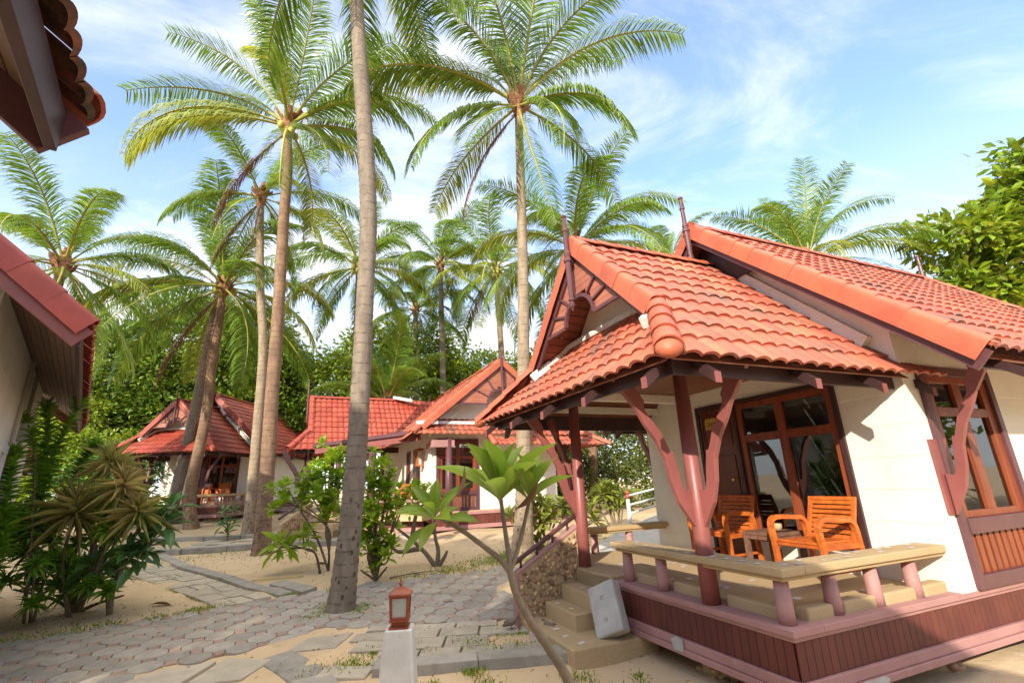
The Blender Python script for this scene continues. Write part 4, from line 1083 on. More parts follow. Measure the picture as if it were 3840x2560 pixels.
m = MB(); m.box(-.24, .24, -.24, -.2, .35, .4); m.box(-.24, .24, .2, .24, .35, .4); m.box(-.24, -.2, -.2, .2, .35, .4); m.build('apron', 'oldwood', t)
for a in (-.22, .22):
    for b in (-.22, .22):
        m = MB(); m.box(a - .03, a + .03, b - .03, b + .03, 0, .40); m.build('leg', 'oldwood', t, bevel=.004)
m = MB(); m.lathe((0, 0, 0), (0, 0, 1), [(.05, 0), (.062, .03), (.062, .075), (.055, .075), (.05, .02)], 14)
o = m.build('ashtray', 'washed', None, smooth=True); o.location = hw(2.12, 1.72, 1.15); tag(o, 'small tan stone ashtray on the wooden side table', 'ashtray')
# furniture on the shaded bungalow's porch
T1 = radians(88); O1 = (-12.56, 20.61)
def hw1(x, y, z): return V3((O1[0] + x * cos(T1) - y * sin(T1), O1[1] + x * sin(T1) + y * cos(T1), z + .8))
def chair1(label, x, y):
    c = chair(label, 0, 0); c.location = hw1(x, y, .704); c.rotation_euler.z = T1
chair1('distant teak armchair with cloths over its back, on the shaded porch', 1.5, 2.05)
chair1('distant teak armchair without cloths, on the shaded porch', 1.5, 1.15)
for nm, lab, m_, yy, dz in (('swim_cloth', 'magenta cloth hung over the distant porch armchair', 'towelp', 2.22, -.3), ('towel', 'pale towel hung over the distant porch armchair', 'towelw', 1.98, -.16)):
    mb = MB(); n = 8; vs = []
    for i in range(n + 1):
        a = -.12 + .24 * i / n
        for (dx, z) in ((-.06, dz), (-.03, -.02), (0, .02), (.04, -.02), (.05, dz * .5)): vs.append((dx + .01 * sin(i * 2), a * (1 + .2 * sin(i)), z + .015 * sin(i * 1.7)))
    mb.add(vs, [(i * 5 + k, i * 5 + k + 1, i * 5 + k + 6, i * 5 + k + 5) for i in range(n) for k in range(4)])
    o = mb.build(nm, m_, None, smooth=True); o.location = hw1(2.14, yy, 1.58); o.rotation_euler.z = T1; tag(o, lab, 'cloth')
# chair glimpsed on the middle bungalow's porch
c = chair('teak armchair glimpsed on the middle bungalow porch behind the bright green shrub', 0, 0)
c.location = (-4.0, 15.6, 1.1); c.rotation_euler.z = radians(60)

# loose concrete block leaning on the steps
mb = MB()
pr = [(-.22, -.10), (-.16, -.14), (.16, -.14), (.22, -.10), (.22, .10), (.16, .14), (-.16, .14), (-.22, .10)]
mb.box(-.19, .19, -.08, .08, 0, .55)
o = mb.build('concrete_block', 'concrete', None, bevel=.03)
sp = MB()
for z in (.16, .39): sp.lathe((0, -.0815, z), (0, -1, 0), [(.028, 0), (.02, .002), (.001, .0025)], 10)
sp.build('bolt_spot', 'kerb', o)
o.location = hw(-.30, 2.06, .19); o.rotation_euler = (radians(-22), radians(-24), TH - radians(62)); tag(o, 'pale concrete block leaning against the tan porch steps', 'concrete block')

# ------------------------------------------------------------------ lantern on its white pedestal
Lx, Ly = -.79, 3.4
R = thing('lamp_post', 'red-brown wooden lantern on a tapered white pedestal in the foreground', 'lamp', (Lx, Ly, 0), radians(6))
mb = MB()
def frustum(mb, z0, z1, a0, a1, m=0, ch=.0):
    q = lambda a, z: [(-a, -a + ch, z), (-a + ch, -a, z), (a - ch, -a, z), (a, -a + ch, z), (a, a - ch, z), (a - ch, a, z), (-a + ch, a, z), (-a, a - ch, z)] if ch else [(-a, -a, z), (a, -a, z), (a, a, z), (-a, a, z)]
    A, B = q(a0, z0), q(a1, z1); n = len(A)
    mb.add(A + B, [tuple(range(n))[::-1], tuple(range(n, 2 * n))] + [(i, (i + 1) % n, n + (i + 1) % n, n + i) for i in range(n)], m)
frustum(mb, 0, 1.0, .165, .085, 0, .012)
mb.build('pedestal', 'whitepaint', R, bevel=.006)
b = MB(); frustum(b, 1.0, 1.012, .062, .062); frustum(b, 1.012, 1.04, .045, .045); frustum(b, 1.04, 1.052, .062, .062)
b.build('lantern_base', 'lampwood', R, bevel=.003)
fr = MB(); q = .050
for sx in (-1, 1):
    for sy in (-1, 1):
        fr.par((sx * q - .008 - .0, sy * q - .008, 1.052), (.016, 0, 0), (0, .016, 0), (sx * .006, sy * .006, .135))
for z in (1.052, 1.175):
    for s_ in (-1, 1):
        e = .0 if z < 1.1 else .005
        fr.box(-q - e + .0, q + e, s_ * (q + e) - .007, s_ * (q + e) + .007, z, z + .014); fr.box(s_ * (q + e) - .007, s_ * (q + e) + .007, -q - e, q + e, z, z + .014)
fro = fr.build('lantern_frame', 'lampwood', R, bevel=.002)
g = MB(); frustum(g, 1.06, 1.18, .047, .052); g.build('frosted_pane', 'frost', R)
rf = MB(); frustum(rf, 1.188, 1.20, .072, .068); frustum(rf, 1.20, 1.222, .066, .036); frustum(rf, 1.222, 1.235, .036, .012)
rf.lathe((0, 0, 1.232), (0, 0, 1), [(.012, 0), (.006, .008), (.011, .016), (.012, .022), (.005, .032), (.007, .038), (.001, .062)], 10)
rf.build('lantern_roof', 'lampwood', R, bevel=.002)
la = MB(); la.box(-.068, -.056, -.008, .008, 1.105, 1.118); la.build('latch', 'lampwood', R)

# ------------------------------------------------------------------ ground, paving, kerbs
def axis(lo, hi, st, far):
    a = list(np.arange(lo, hi + 1e-6, st)); b = []; d = st * 2; x = hi
    while x < far: x += d; d *= 1.45; b.append(x)
    c = []; d = st * 2; x = lo
    while x > -far: x -= d; d *= 1.45; c.append(x)
    return np.array(c[::-1] + a + b)
gx = axis(-14, 12, .14, 700); gy = axis(1, 22, .14, 700)
XX, YY = np.meshgrid(gx, gy)
nx, ny = len(gx), len(gy)
ph = rng.uniform(0, 6, (14, 3)); kk = rng.normal(size=(14, 2)) * np.array([1.5] * 5 + [4] * 5 + [9] * 4)[:, None]
am = np.array([.012] * 5 + [.006] * 5 + [.0025] * 4)
ZN = sum(am[i] * np.sin(XX * kk[i, 0] + YY * kk[i, 1] + ph[i, 0]) for i in range(14))
fade = np.clip((60 - np.hypot(XX, YY)) / 30, 0, 1)
ZZ = np.where(YY > 6.5, np.clip((YY - 5.75) * .052, 0, .85), .039 * np.clip((YY - 5) / 1.5, 0, 1) ** 2) + ZN * fade - .012
idx = np.arange(nx * ny).reshape(ny, nx)
F_ = np.stack([idx[:-1, :-1], idx[:-1, 1:], idx[1:, 1:], idx[1:, :-1]], -1).reshape(-1, 4)
nb = NB(); nb.raw(np.stack([XX.ravel(), YY.ravel(), ZZ.ravel()], 1), F_)
tag(nb.build('ground', 'sand'), kind='structure')

def clip_ok(poly, pts): return all(inside(poly, *p) for p in pts)
hexpoly = [(-9.5, 5.2), (-6.91, 7.02), (-5.89, 7.55), (-4.83, 8.21), (-3.88, 8.93), (-2.93, 9.34), (-1.63, 9.8), (-.35, 10.3), (.1, 10.0), (.1, 7.3), (-.2, 7.15), (-2.2, 7.15), (-2.72, 6.98), (-3.55, 6.26), (-4.21, 5.79), (-5.2, 4.9), (-7, 3.4)]
mb = MB(); pitch = .33; c_ = pitch * .27; ang = atan2(3.0, 5.0) + pi / 4
ca, sa = cos(ang), sin(ang)
def paver(cx, cy, loc, m, hgt):
    tx, ty = random.uniform(-.012, .012), random.uniform(-.012, .012)
    top = []; bot = []
    for (a, b) in loc:
        x = cx + a * ca - b * sa; y = cy + a * sa + b * ca
        z = ground_z(x, y) + hgt + a * tx + b * ty
        top.append((x, y, z)); bot.append((x, y, z - .05))
    n = len(top)
    ins = []
    for (x, y, z) in top: ins.append((x + (cx - x) * .05, y + (cy - y) * .05, z + .006))
    mb.add(bot + top + ins, [tuple(range(2 * n, 3 * n))] + [(i, (i + 1) % n, n + (i + 1) % n, n + i) for i in range(n)] + [(n + i, n + (i + 1) % n, 2 * n + (i + 1) % n, 2 * n + i) for i in range(n)], m)
h = pitch / 2 - .004; e = h - c_
OCT = [(-e, -h), (e, -h), (h, -e), (h, e), (e, h), (-e, h), (-h, e), (-h, -e)]
dd = c_ - .005
SQ = [(0, -dd), (dd, 0), (0, dd), (-dd, 0)]
for i in range(-46, 47):
    for j in range(-46, 47):
        lx, ly = i * pitch, j * pitch
        x = -4 + lx * ca - ly * sa; y = 7 + lx * sa + ly * ca
        if inside(hexpoly, x, y): paver(x, y, OCT, 0, .016 + random.uniform(-.004, .006))
        x2 = x + (pitch / 2) * (ca - sa); y2 = y + (pitch / 2) * (sa + ca)
        if inside(hexpoly, x2, y2): paver(x2, y2, SQ, 1, .014 + random.uniform(-.004, .006))
tag(mb.build('paved_path', ['paver', 'paver_red']), kind='structure')

def slab(mb, pts, h=.03, m=0, sink=.12):
    top = [V3((x, y, ground_z(x, y) + h + random.uniform(-.006, .006))) for x, y in pts]
    c = sum(top, V3()) / len(top); n = len(top)
    ins = [p + (c - p) * .03 + V3((0, 0, .008)) for p in top]
    bot = [p - V3((0, 0, sink)) for p in top]
    mb.add(bot + top + ins, [tuple(range(2 * n, 3 * n))] + [(i, (i + 1) % n, n + (i + 1) % n, n + i) for i in range(n)] + [(n + i, n + (i + 1) % n, 2 * n + (i + 1) % n, 2 * n + i) for i in range(n)], m)
mb = MB()
def lerp(a, b, t): return (a[0] + (b[0] - a[0]) * t, a[1] + (b[1] - a[1]) * t)
def along(pl, t):
    d = [0]
    for a, b in zip(pl[:-1], pl[1:]): d.append(d[-1] + sqrt((a[0] - b[0]) ** 2 + (a[1] - b[1]) ** 2))
    s = t * d[-1]
    for i in range(len(pl) - 1):
        if s <= d[i + 1] + 1e-9: return lerp(pl[i], pl[i + 1], (s - d[i]) / (d[i + 1] - d[i]))
    return pl[-1]
kerbR = [(-9.6, 13.15), (-7.85, 11.55), (-5.98, 10.15), (-5.1, 9.4), (-4.2, 8.78)]
slabL = [(-10.3, 12.5), (-8.49, 11.05), (-6.7, 9.72), (-5.47, 8.8), (-4.83, 8.26)]
n = 13
for i in range(n):
    t0, t1 = i / n + .004, (i + 1) / n - .004
    a, b, c, d = along(slabL, t0), along(slabL, t1), along(kerbR, t1), along(kerbR, t0)
    cuts = [0, .5 + random.uniform(-.12, .12), 1] if i % 3 else [0, .36, .68, 1]
    for u0, u1 in zip(cuts[:-1], cuts[1:]):
        u0 += .012; u1 -= .012
        slab(mb, [lerp(a, d, u0), lerp(b, c, u0), lerp(b, c, u1), lerp(a, d, u1)][::1], .012 + random.uniform(0, .012))
# slabs by the near kerb
xs = [-2.14, -1.62, -1.02, -.52, .02, .48]
rows = [(5.86, 6.2), (6.22, 6.56), (6.58, 6.86), (6.88, 7.08)]
for r, (ya, yb) in enumerate(rows):
    x = -2.16 + (.12 if r % 2 else 0)
    while x < .1:
        wd = random.uniform(.46, .60); xe_ = min(x + wd, .22)
        tl = lambda xx: (xx - -2.0) * .06
        if random.random() > .06: slab(mb, [(x + .012, ya + tl(x)), (xe_ - .012, ya + tl(xe_)), (xe_ - .012, yb + tl(xe_)), (x + .012, yb + tl(x))], .012 + random.uniform(0, .016))
        x = xe_
for q in ([(-4.25, 5.55), (-3.52, 5.4), (-3.5, 6.12), (-3.95, 5.92)], [(-3.46, 5.5), (-2.92, 5.6), (-2.86, 6.12), (-3.42, 6.2)], [(-3.36, 4.9), (-2.7, 4.95), (-2.7, 5.45), (-3.4, 5.4)], [(-2.8, 6.32), (-2.25, 6.4), (-2.2, 6.9), (-2.75, 6.75)], [(-4.1, 4.7), (-3.45, 4.75), (-3.5, 5.3), (-4.2, 5.4)], [(-2.16, 5.56), (-1.62, 5.5), (-1.62, 5.82), (-2.14, 5.86)]):
    slab(mb, q, .02)
# slabs between the far kerbs
for i in range(12):
    x = -9.6 + i * .55
    for k, yy in enumerate((14.25, 14.72, 15.18)):
        if random.random() > .15: slab(mb, [(x + .02, yy), (x + .53, yy), (x + .53, yy + .42), (x + .02, yy + .42)], .012 + random.uniform(0, .01))
tag(mb.build('slab_path', 'slab'), kind='structure')

def kerb_line(mb, pl, wd, hgt, seglen, m=0, sink=.25):
    for (a, b) in zip(pl[:-1], pl[1:]):
        L = sqrt((a[0] - b[0]) ** 2 + (a[1] - b[1]) ** 2); n = max(1, round(L / seglen))
        for i in range(n):
            p = lerp(a, b, i / n + .004); q = lerp(a, b, (i + 1) / n - .004)
            d = V3((q[0] - p[0], q[1] - p[1], 0)).normalized(); sd = V3((-d.y, d.x, 0)) * wd / 2
            slab(mb, [(p[0] + sd.x, p[1] + sd.y), (p[0] - sd.x, p[1] - sd.y), (q[0] - sd.x, q[1] - sd.y), (q[0] + sd.x, q[1] + sd.y)], hgt, m, sink)
mb = MB()
kerb_line(mb, [(p[0] + .17, p[1] + .13) for p in kerbR], .24, .03, 1.0)
kerb_line(mb, [(-1.58, 5.66), (-.50, 5.80), (.55, 5.93)], .24, .085, 1.1)
kerb_line(mb, [(-12.1, 15.75), (-7.6, 15.85), (-5.9, 15.6)], .22, .10, 1.2)
kerb_line(mb, [(-9.9, 13.62), (-8.97, 13.5), (-6.87, 14.0), (-4.9, 13.95)], .25, .12, 1.3)
kerb_line(mb, [(-2.9, 6.25), (-2.2, 5.6), (-1.95, 5.2)], .40, .022, 1.0)
tag(mb.build('kerb', 'kerb', None, bevel=.012), kind='structure')
mb = MB(); kerb_line(mb, [(-4.58, 9.68), (-3.70, 9.06)], .3, .05, 2)
tag(mb.build('kerb_stone', 'kerb', None, bevel=.012), 'loose flat kerb stone lying beside the paved path left of the big trunk', 'kerb stone')
# pale concrete walkway and ramp behind the near bungalow
mb = MB()
mb.add([(x, y, ground_z(x, y) + z) for x, y, z in ((1.0, 9.2, .10), (2.4, 9.7, .12), (3.6, 12, .12), (6.5, 14.5, .55), (5.6, 16.5, .55), (2.6, 13.5, .12), (1.5, 11.2, .1))], [(0, 1, 2, 3, 4, 5, 6)])
tag(mb.build('walkway', 'concrete'), kind='structure')
R = thing('ramp_railing', 'white ramp railing with a red ball-topped post behind the near porch', 'railing', (2.98, 13.5, .5), 0)
mb = MB(); mb.lathe((0, 0, 0), (0, 0, 1), [(.055, -.2), (.05, .84)], 12); po = mb.build('post', 'whitepaint', R, smooth=True)
mb = MB(); mb.lathe((0, 0, .84), (0, 0, 1), [(.055, 0), (.053, .09), (.036, .105), (.045, .125), (.056, .16), (.048, .20), (.018, .215)], 12); mb.build('ball_cap', 'redpole', po, smooth=True)
for z0, z1 in ((.92, 1.09), (.68, .85), (.455, .675)):
    mb = MB(); mb.tube([(0.0, 0, z0), (.84, 0, z1), (2.2, 0, z1 + .27)], .026, 8); mb.build('rail', 'whitepaint', R, smooth=True)

# ------------------------------------------------------------------ coconut palms
def frond_mesh(name, L, e0, D, hang, seed, mats, n=120, p=1.5, leaf=.212, wid=.0042, twist=0.0):
    """rachis leaves the crown at elevation e0 deg and bends down by D deg in all; hang 0..1 = how limp the leaflets are"""
    g = np.random.default_rng(seed)
    S = 26
    s = np.linspace(0, 1, S + 1)
    el = np.radians(e0 - D * s ** p)
    x = np.concatenate([[0], np.cumsum(np.cos(el[:-1]) * L / S)]); z = np.concatenate([[0], np.cumsum(np.sin(el[:-1]) * L / S)])
    side = g.normal() * .06
    y = side * L * s ** 2
    P = np.stack([x, y, z], 1)
    nb = NB()
    rad = .055 * (1 - s) ** .8 * (L / 5) + .006
    rad[0] *= 1.5
    ring = 6; V = []
    for i in range(S + 1):
        d = P[min(i + 1, S)] - P[max(i - 1, 0)]; d /= np.linalg.norm(d)
        a = np.cross(d, [0, 1, 0]); a /= np.linalg.norm(a); b = np.cross(d, a)
        for j in range(ring):
            t = 2 * pi * j / ring; V.append(P[i] + (a * cos(t) * .6 + b * sin(t)) * rad[i])
    Fr = [(i * ring + j, i * ring + (j + 1) % ring, (i + 1) * ring + (j + 1) % ring, (i + 1) * ring + j) for i in range(S) for j in range(ring)]
    nb.raw(V, Fr, 1)
    # leaflets: strips of three quads
    for sg in (-1, 1):
        t = np.linspace(.13, .995, n) + g.normal(size=n) * .003
        t = np.clip(t, .1, 1)
        base = np.stack([np.interp(t, s, P[:, k]) for k in range(3)], 1)
        e = np.interp(t, s, el)
        T = np.stack([np.cos(e), np.zeros(n), np.sin(e)], 1); Nn = np.stack([-np.sin(e), np.zeros(n), np.cos(e)], 1)
        Yv = np.tile([0, sg * 1.0, 0], (n, 1))
        prof = (.45 + .55 * np.sin(np.clip((t - .02) / .62, 0, 1) * pi / 2)) * (1 - .62 * np.clip((t - .55) / .45, 0, 1) ** 1.6)
        ll = L * leaf * prof * (1 + g.normal(size=n) * .10)
        fw = np.radians(48 - 22 * t + g.normal(size=n) * 5)
        up = np.radians(15 - 8 * t + g.normal(size=n) * 8) * (1 - hang * .7)
        d = T * np.sin(fw)[:, None] + (Yv * np.cos(up)[:, None] + Nn * np.sin(up)[:, None]) * np.cos(fw)[:, None]
        droop = np.clip(.30 + hang * 1.05 + g.normal(size=n) * .26, .03, 1.3)
        hw0 = L * wid * (.5 + .5 * prof)
        pts = [base]; dirs = [d]
        for k in range(3):
            dn = dirs[-1] + np.array([0, 0, -1.0]) * (droop * (.45 + .45 * k))[:, None]
            dn /= np.linalg.norm(dn, axis=1, keepdims=True)
            pts.append(pts[-1] + dirs[-1] * (ll * (.34, .34, .32)[k])[:, None]); dirs.append(dn)
        ww = [.55, 1.0, .75, .08]
        vv = []
        for k in range(4):
            wv = T - dirs[k] * np.sum(T * dirs[k], 1, keepdims=True) + Nn * .25
            wv /= np.linalg.norm(wv, axis=1, keepdims=True)
            vv += [pts[k] - wv * (hw0 * ww[k])[:, None], pts[k] + wv * (hw0 * ww[k])[:, None]]
        VV = np.stack(vv, 1).reshape(-1, 3)
        ff = np.array([(0, 1, 3, 2), (2, 3, 5, 4), (4, 5, 7, 6)])
        nb.raw(VV, (ff[None] + (np.arange(n) * 8)[:, None, None]).reshape(-1, 4), 0)
    return nb.mesh(name, mats)
FR = []       # (e0, mesh)
for k, (e0, D, hang) in enumerate(((84, 28, .2), (74, 50, .3), (62, 70, .45), (50, 80, .6), (38, 86, .75), (26, 88, .85), (12, 84, .95), (-6, 72, 1.0), (-28, 52, 1.0), (-50, 32, .9))):
    for v in range(2):
        FR.append((e0, frond_mesh('frond', 5.0, e0, D * (1 + .12 * v), hang, 40 + k * 7 + v, ['frond2' if (k in (5, 6, 7) and v) or k == 4 and v else 'frond', 'rachis'])))
DEAD = frond_mesh('dead_frond', 4.2, -55, 30, 1.0, 7, ['deadfrond', 'deadfrond'], n=50, leaf=.13)

def palm(label, pts, crown_n=24, L=5.0, seed=0, mt='trunk', nuts=0, custom=None, rot=0.0, base_flare=1.25, e_lo=-45, group='coconut palms among the bungalows', dead=0, ringh=.13):
    """pts: (x, y, z, radius) from the foot up"""
    b = pts[0]
    R = thing('coconut_palm', label, 'palm tree', b[:3], 0, group)
    o = V3(b[:3])
    P = smooth_curve([V3(p[:3]) - o for p in pts], 8)
    rr = np.interp(np.linspace(0, 1, len(P)), np.linspace(0, 1, len(pts)), [p[3] for p in pts])
    # resample to ring height, with slightly bulging leaf-scar rings
    d = [0]
    for a, q in zip(P[:-1], P[1:]): d.append(d[-1] + (q - a).length)
    H = d[-1]; nr = int(H / ringh) * 2
    ss = np.linspace(0, H, nr + 1)
    XP = [np.interp(ss, d, [p[k] for p in P]) for k in range(3)]
    RP = np.interp(ss, d, rr)
    rg = random.Random(seed)
    for i in range(nr + 1):
        RP[i] *= (1.035 if i % 2 else .98) * (1 + rg.uniform(-.012, .012)) * (1 + (base_flare - 1) * math.exp(-ss[i] / .35))
    mb = MB(); mb.tube([(XP[0][i], XP[1][i], XP[2][i] - (.3 if i == 0 else 0)) for i in range(nr + 1)], list(RP), 12)
    mb.build('trunk', mt, R, smooth=True)
    top = P[-1]; tr = pts[-1][3]
    k = MB(); k.lathe(top + V3((0, 0, -.25)), (0, 0, 1), [(tr * 1.05, 0), (tr * 1.5, .25), (tr * 1.7, .5), (tr * 1.2, .85), (tr * .5, 1.2)], 10)
    for i in range(16):
        a = rg.uniform(0, 6.28); h = rg.uniform(.0, .6); q = top + V3((cos(a) * tr * 1.45, sin(a) * tr * 1.45, h - .1)); e = q + V3((cos(a) * .22, sin(a) * .22, rg.uniform(.05, .5)))
        k.beam(q, e, .14, .015, (cos(a), sin(a), .3))
    k.build('fibre_boot', 'boot', R)
    lst = []
    for i in range(crown_n):
        t = (i + .5) / crown_n
        lst.append((i * 137.5 + rot + rg.uniform(-12, 12), 86 - (86 - e_lo) * t ** .9, rg.uniform(.88, 1.08) * (.75 if t < .08 else 1)))
    if custom: lst = custom
    for (az, e0, sc) in lst:
        c = [m for m in FR if abs(m[0] - e0) == min(abs(f[0] - e0) for f in FR)]
        best = min(abs(f[0] - e0) for f in FR)
        c = [f for f in FR if abs(f[0] - e0) <= best + .01]
        ee, me = rg.choice(c)
        f = link(bpy.data.objects.new('frond', me), R)
        s = sc * L / 5.0
        lift = .35 * max(0, min(1, (e0 + 50) / 130))
        f.location = top + V3((cos(radians(az)) * tr * .7, sin(radians(az)) * tr * .7, lift + .1))
        f.rotation_euler = (radians(rg.uniform(-14, 14)), radians(-(e0 - ee)), radians(az))
        f.scale = (s, s * rg.uniform(.92, 1.05), s)
    for i in range(dead):
        f = link(bpy.data.objects.new('dead_frond', DEAD), R); f.location = top + V3((0, 0, .0)); f.rotation_euler = (0, 0, radians(200 + i * 97)); f.scale = (L / 5,) * 3
    for i in range(nuts):
        a = rg.uniform(0, 6.28) if i % 2 else rg.uniform(3.5, 5.9); rad = rg.uniform(.25, .5)
        n_ = MB(); n_.ell((0, 0, 0), (.12, .12, .15), None, 9, 6)
        c = n_.build('coconut', 'coconut', R, smooth=True); c.location = top + V3((cos(a) * rad, sin(a) * rad, rg.uniform(-.3, .25)))
    return R

palm('nearest coconut palm, its thick grey ringed trunk rising from the edge of the octagon paving', [(-2.75, 7.94, .08, .185), (-2.69, 7.94, 1.03, .176), (-2.64, 7.94, 2.36, .166), (-2.64, 7.94, 3.84, .158), (-2.65, 7.94, 5.48, .153), (-2.67, 7.94, 6.85, .158), (-2.82, 7.94, 8.57, .162), (-3.04, 7.94, 10.6, .158), (-3.3, 7.94, 13.2, .14), (-3.5, 7.94, 16.2, .13)], 24, 5.0, 3, 'trunkg', rot=20)
palm('tall coconut palm with straight pale trunk right behind the pebble stair wall, fronds hanging down', [(.04, 11.37, .25, .25), (.13, 11.37, 1.46, .20), (.23, 11.37, 3.99, .152), (.33, 11.37, 6.27, .15), (.40, 11.37, 8.83, .132), (.46, 11.37, 12.4, .11)], 0, 5.1, 5, 'trunk', custom=[
    (352, 48, 1.08), (183, 38, 1.05), (197, 30, 1.05), (150, 62, .95), (208, 62, .95), (240, 76, .9), (285, 70, .95), (325, 62, .95), (20, 60, .9), (80, 64, .95), (115, 76, .9), (100, 84, .8),
    (222, -25, .95), (268, -74, .84), (318, -22, 1.0), (300, -34, .95), (30, -6, .9), (140, -10, .85), (250, -40, .8)], dead=1)
palm('tall coconut palm with slender brown trunk standing in sand left of the nearest palm', [(-6.6, 12.95, .33, .21), (-6.67, 12.95, 2.21, .19), (-6.78, 12.95, 4.56, .178), (-6.88, 12.95, 7.18, .168), (-7.03, 12.95, 10.13, .158), (-7.08, 12.95, 11.74, .15), (-7.25, 12.95, 13.4, .135)], 0, 5.1, 8, 'trunkd', custom=[
    (184, 40, 1.08), (202, 12, 1.05), (216, -8, 1.0), (160, 50, .95), (205, 64, .95), (235, 76, .9), (262, 84, .85), (300, 76, .9), (338, 64, .95), (5, 38, 1.05), (338, 12, 1.05), (352, -8, 1.0), (318, -28, .95), (285, 22, .8), (60, 60, .9), (110, 62, .9), (300, -46, .9), (40, 12, .85), (90, -6, .85)], dead=1, nuts=3)
palm('coconut palm with thin pale trunk just left of the slender brown trunk', [(-9.11, 16.87, .55, .19), (-9.21, 16.87, 3.83, .17), (-9.37, 16.87, 7.06, .155), (-9.82, 16.87, 9.93, .15), (-10.2, 16.87, 13.4, .125)], 14, 4.3, 12, 'trunk', rot=70, dead=2)
palm('leaning coconut palm with dark brown trunk, right one of the leaning pair', [(-12.35, 18.85, .66, .24), (-12.6, 18.85, 2.0, .205), (-12.45, 18.85, 4.84, .19), (-12.5, 18.85, 6.82, .18), (-12.5, 18.85, 8.72, .17), (-12.5, 18.85, 10.3, .16)], 20, 5.6, 21, 'trunkd', rot=10, dead=2, nuts=4)
palm('leaning coconut palm with smooth grey trunk, left one of the leaning pair', [(-14.3, 20.2, .75, .27), (-14.1, 20.2, 2.2, .225), (-13.85, 20.2, 5.5, .20), (-13.75, 20.2, 8.0, .18), (-13.6, 20.2, 10.9, .16)], 11, 4.2, 22, 'trunkg', rot=140)
palm('bushy coconut palm rising behind the slatted eave of the left bungalow', [(-16.2, 15.0, .5, .2), (-16.0, 15.0, 5, .17), (-15.83, 15.0, 9.6, .15)], 22, 4.5, 31, 'trunkd', rot=0)
palm('far coconut palm with pale grey trunk and small upright crown behind the sunburst-gable roof', [(-4.0, 27, .8, .19), (-4.15, 27, 8, .17), (-4.33, 27, 15, .14)], 22, 4.6, 41, 'trunkg', nuts=0, rot=30)
palm('far coconut palm bearing many green nuts, above the point of the sunburst gable', [(-.55, 26, .8, .2), (-.6, 26, 8, .18), (-.83, 26, 14.0, .15)], 26, 4.9, 42, 'trunk', nuts=14, rot=75, dead=1)
palm('far coconut palm just left of the one with the small upright crown', [(-6.3, 30, .8, .2), (-6.3, 30, 7, .18), (-6.49, 30, 13.2, .15)], 20, 4.8, 43, 'trunk', rot=110)
palm('far coconut palm partly hidden behind the thick trunk of the nearest palm', [(-8.2, 24, .8, .19), (-8.3, 24, 7, .17), (-8.46, 24, 13.6, .14)], 22, 5.2, 44, 'trunkd', nuts=5, rot=160)
palm('coconut palm with green nuts rising behind the near porch gable spire', [(3.05, 20.0, .7, .19), (3.0, 18.5, 5, .17), (2.68, 17.0, 10.5, .15)], 25, 4.9, 45, 'trunkd', nuts=10, rot=20)
palm('coconut palm crown showing above the ridge of the near bungalow', [(11.9, 17, .6, .2), (11.9, 17, 5, .17), (11.83, 17, 9.5, .15)], 0, 4.6, 46, 'trunkd', nuts=4, custom=[
    (175, 38, .95), (190, 62, .9), (160, 50, .9), (100, 84, .8), (90, 74, .95), (250, 84, .85), (280, 74, .8), (20, 62, 1.0), (345, 62, .95), (40, 74, .9), (352, 26, 1.1), (10, 12, 1.1), (320, 26, .9), (220, 50, .9), (130, 38, .9), (60, 26, 1.0), (200, 12, .9), (260, 12, .7)])
palm('small distant palm crown peeping between the two roof spires of the near bungalow', [(9.1, 24, .8, .19), (9.02, 24, 13.0, .14)], 18, 3.6, 47, 'trunkd', rot=50)
palm('young stemless coconut palm with upright fronds behind the sunburst-gable roof', [(-6.29, 23, .8, .22), (-6.29, 23, 5.6, .18)], 13, 4.4, 48, 'trunkd', rot=5, e_lo=30)

# ------------------------------------------------------------------ broadleaf trees
def limb(mb, p, q, r0, r1, sag=.1, n=6, jit=.06):
    p, q = V3(p), V3(q); L = (q - p).length; pts = []
    for i in range(n + 1):
        t = i / n; a = p.lerp(q, t) + V3((random.gauss(0, jit), random.gauss(0, jit), random.gauss(0, jit))) * L * .3 * sin(pi * t) + V3((0, 0, -sag * L * sin(pi * t)))
        pts.append(a)
    mb.tube(pts, [r0 + (r1 - r0) * i / n for i in range(n + 1)], 8)

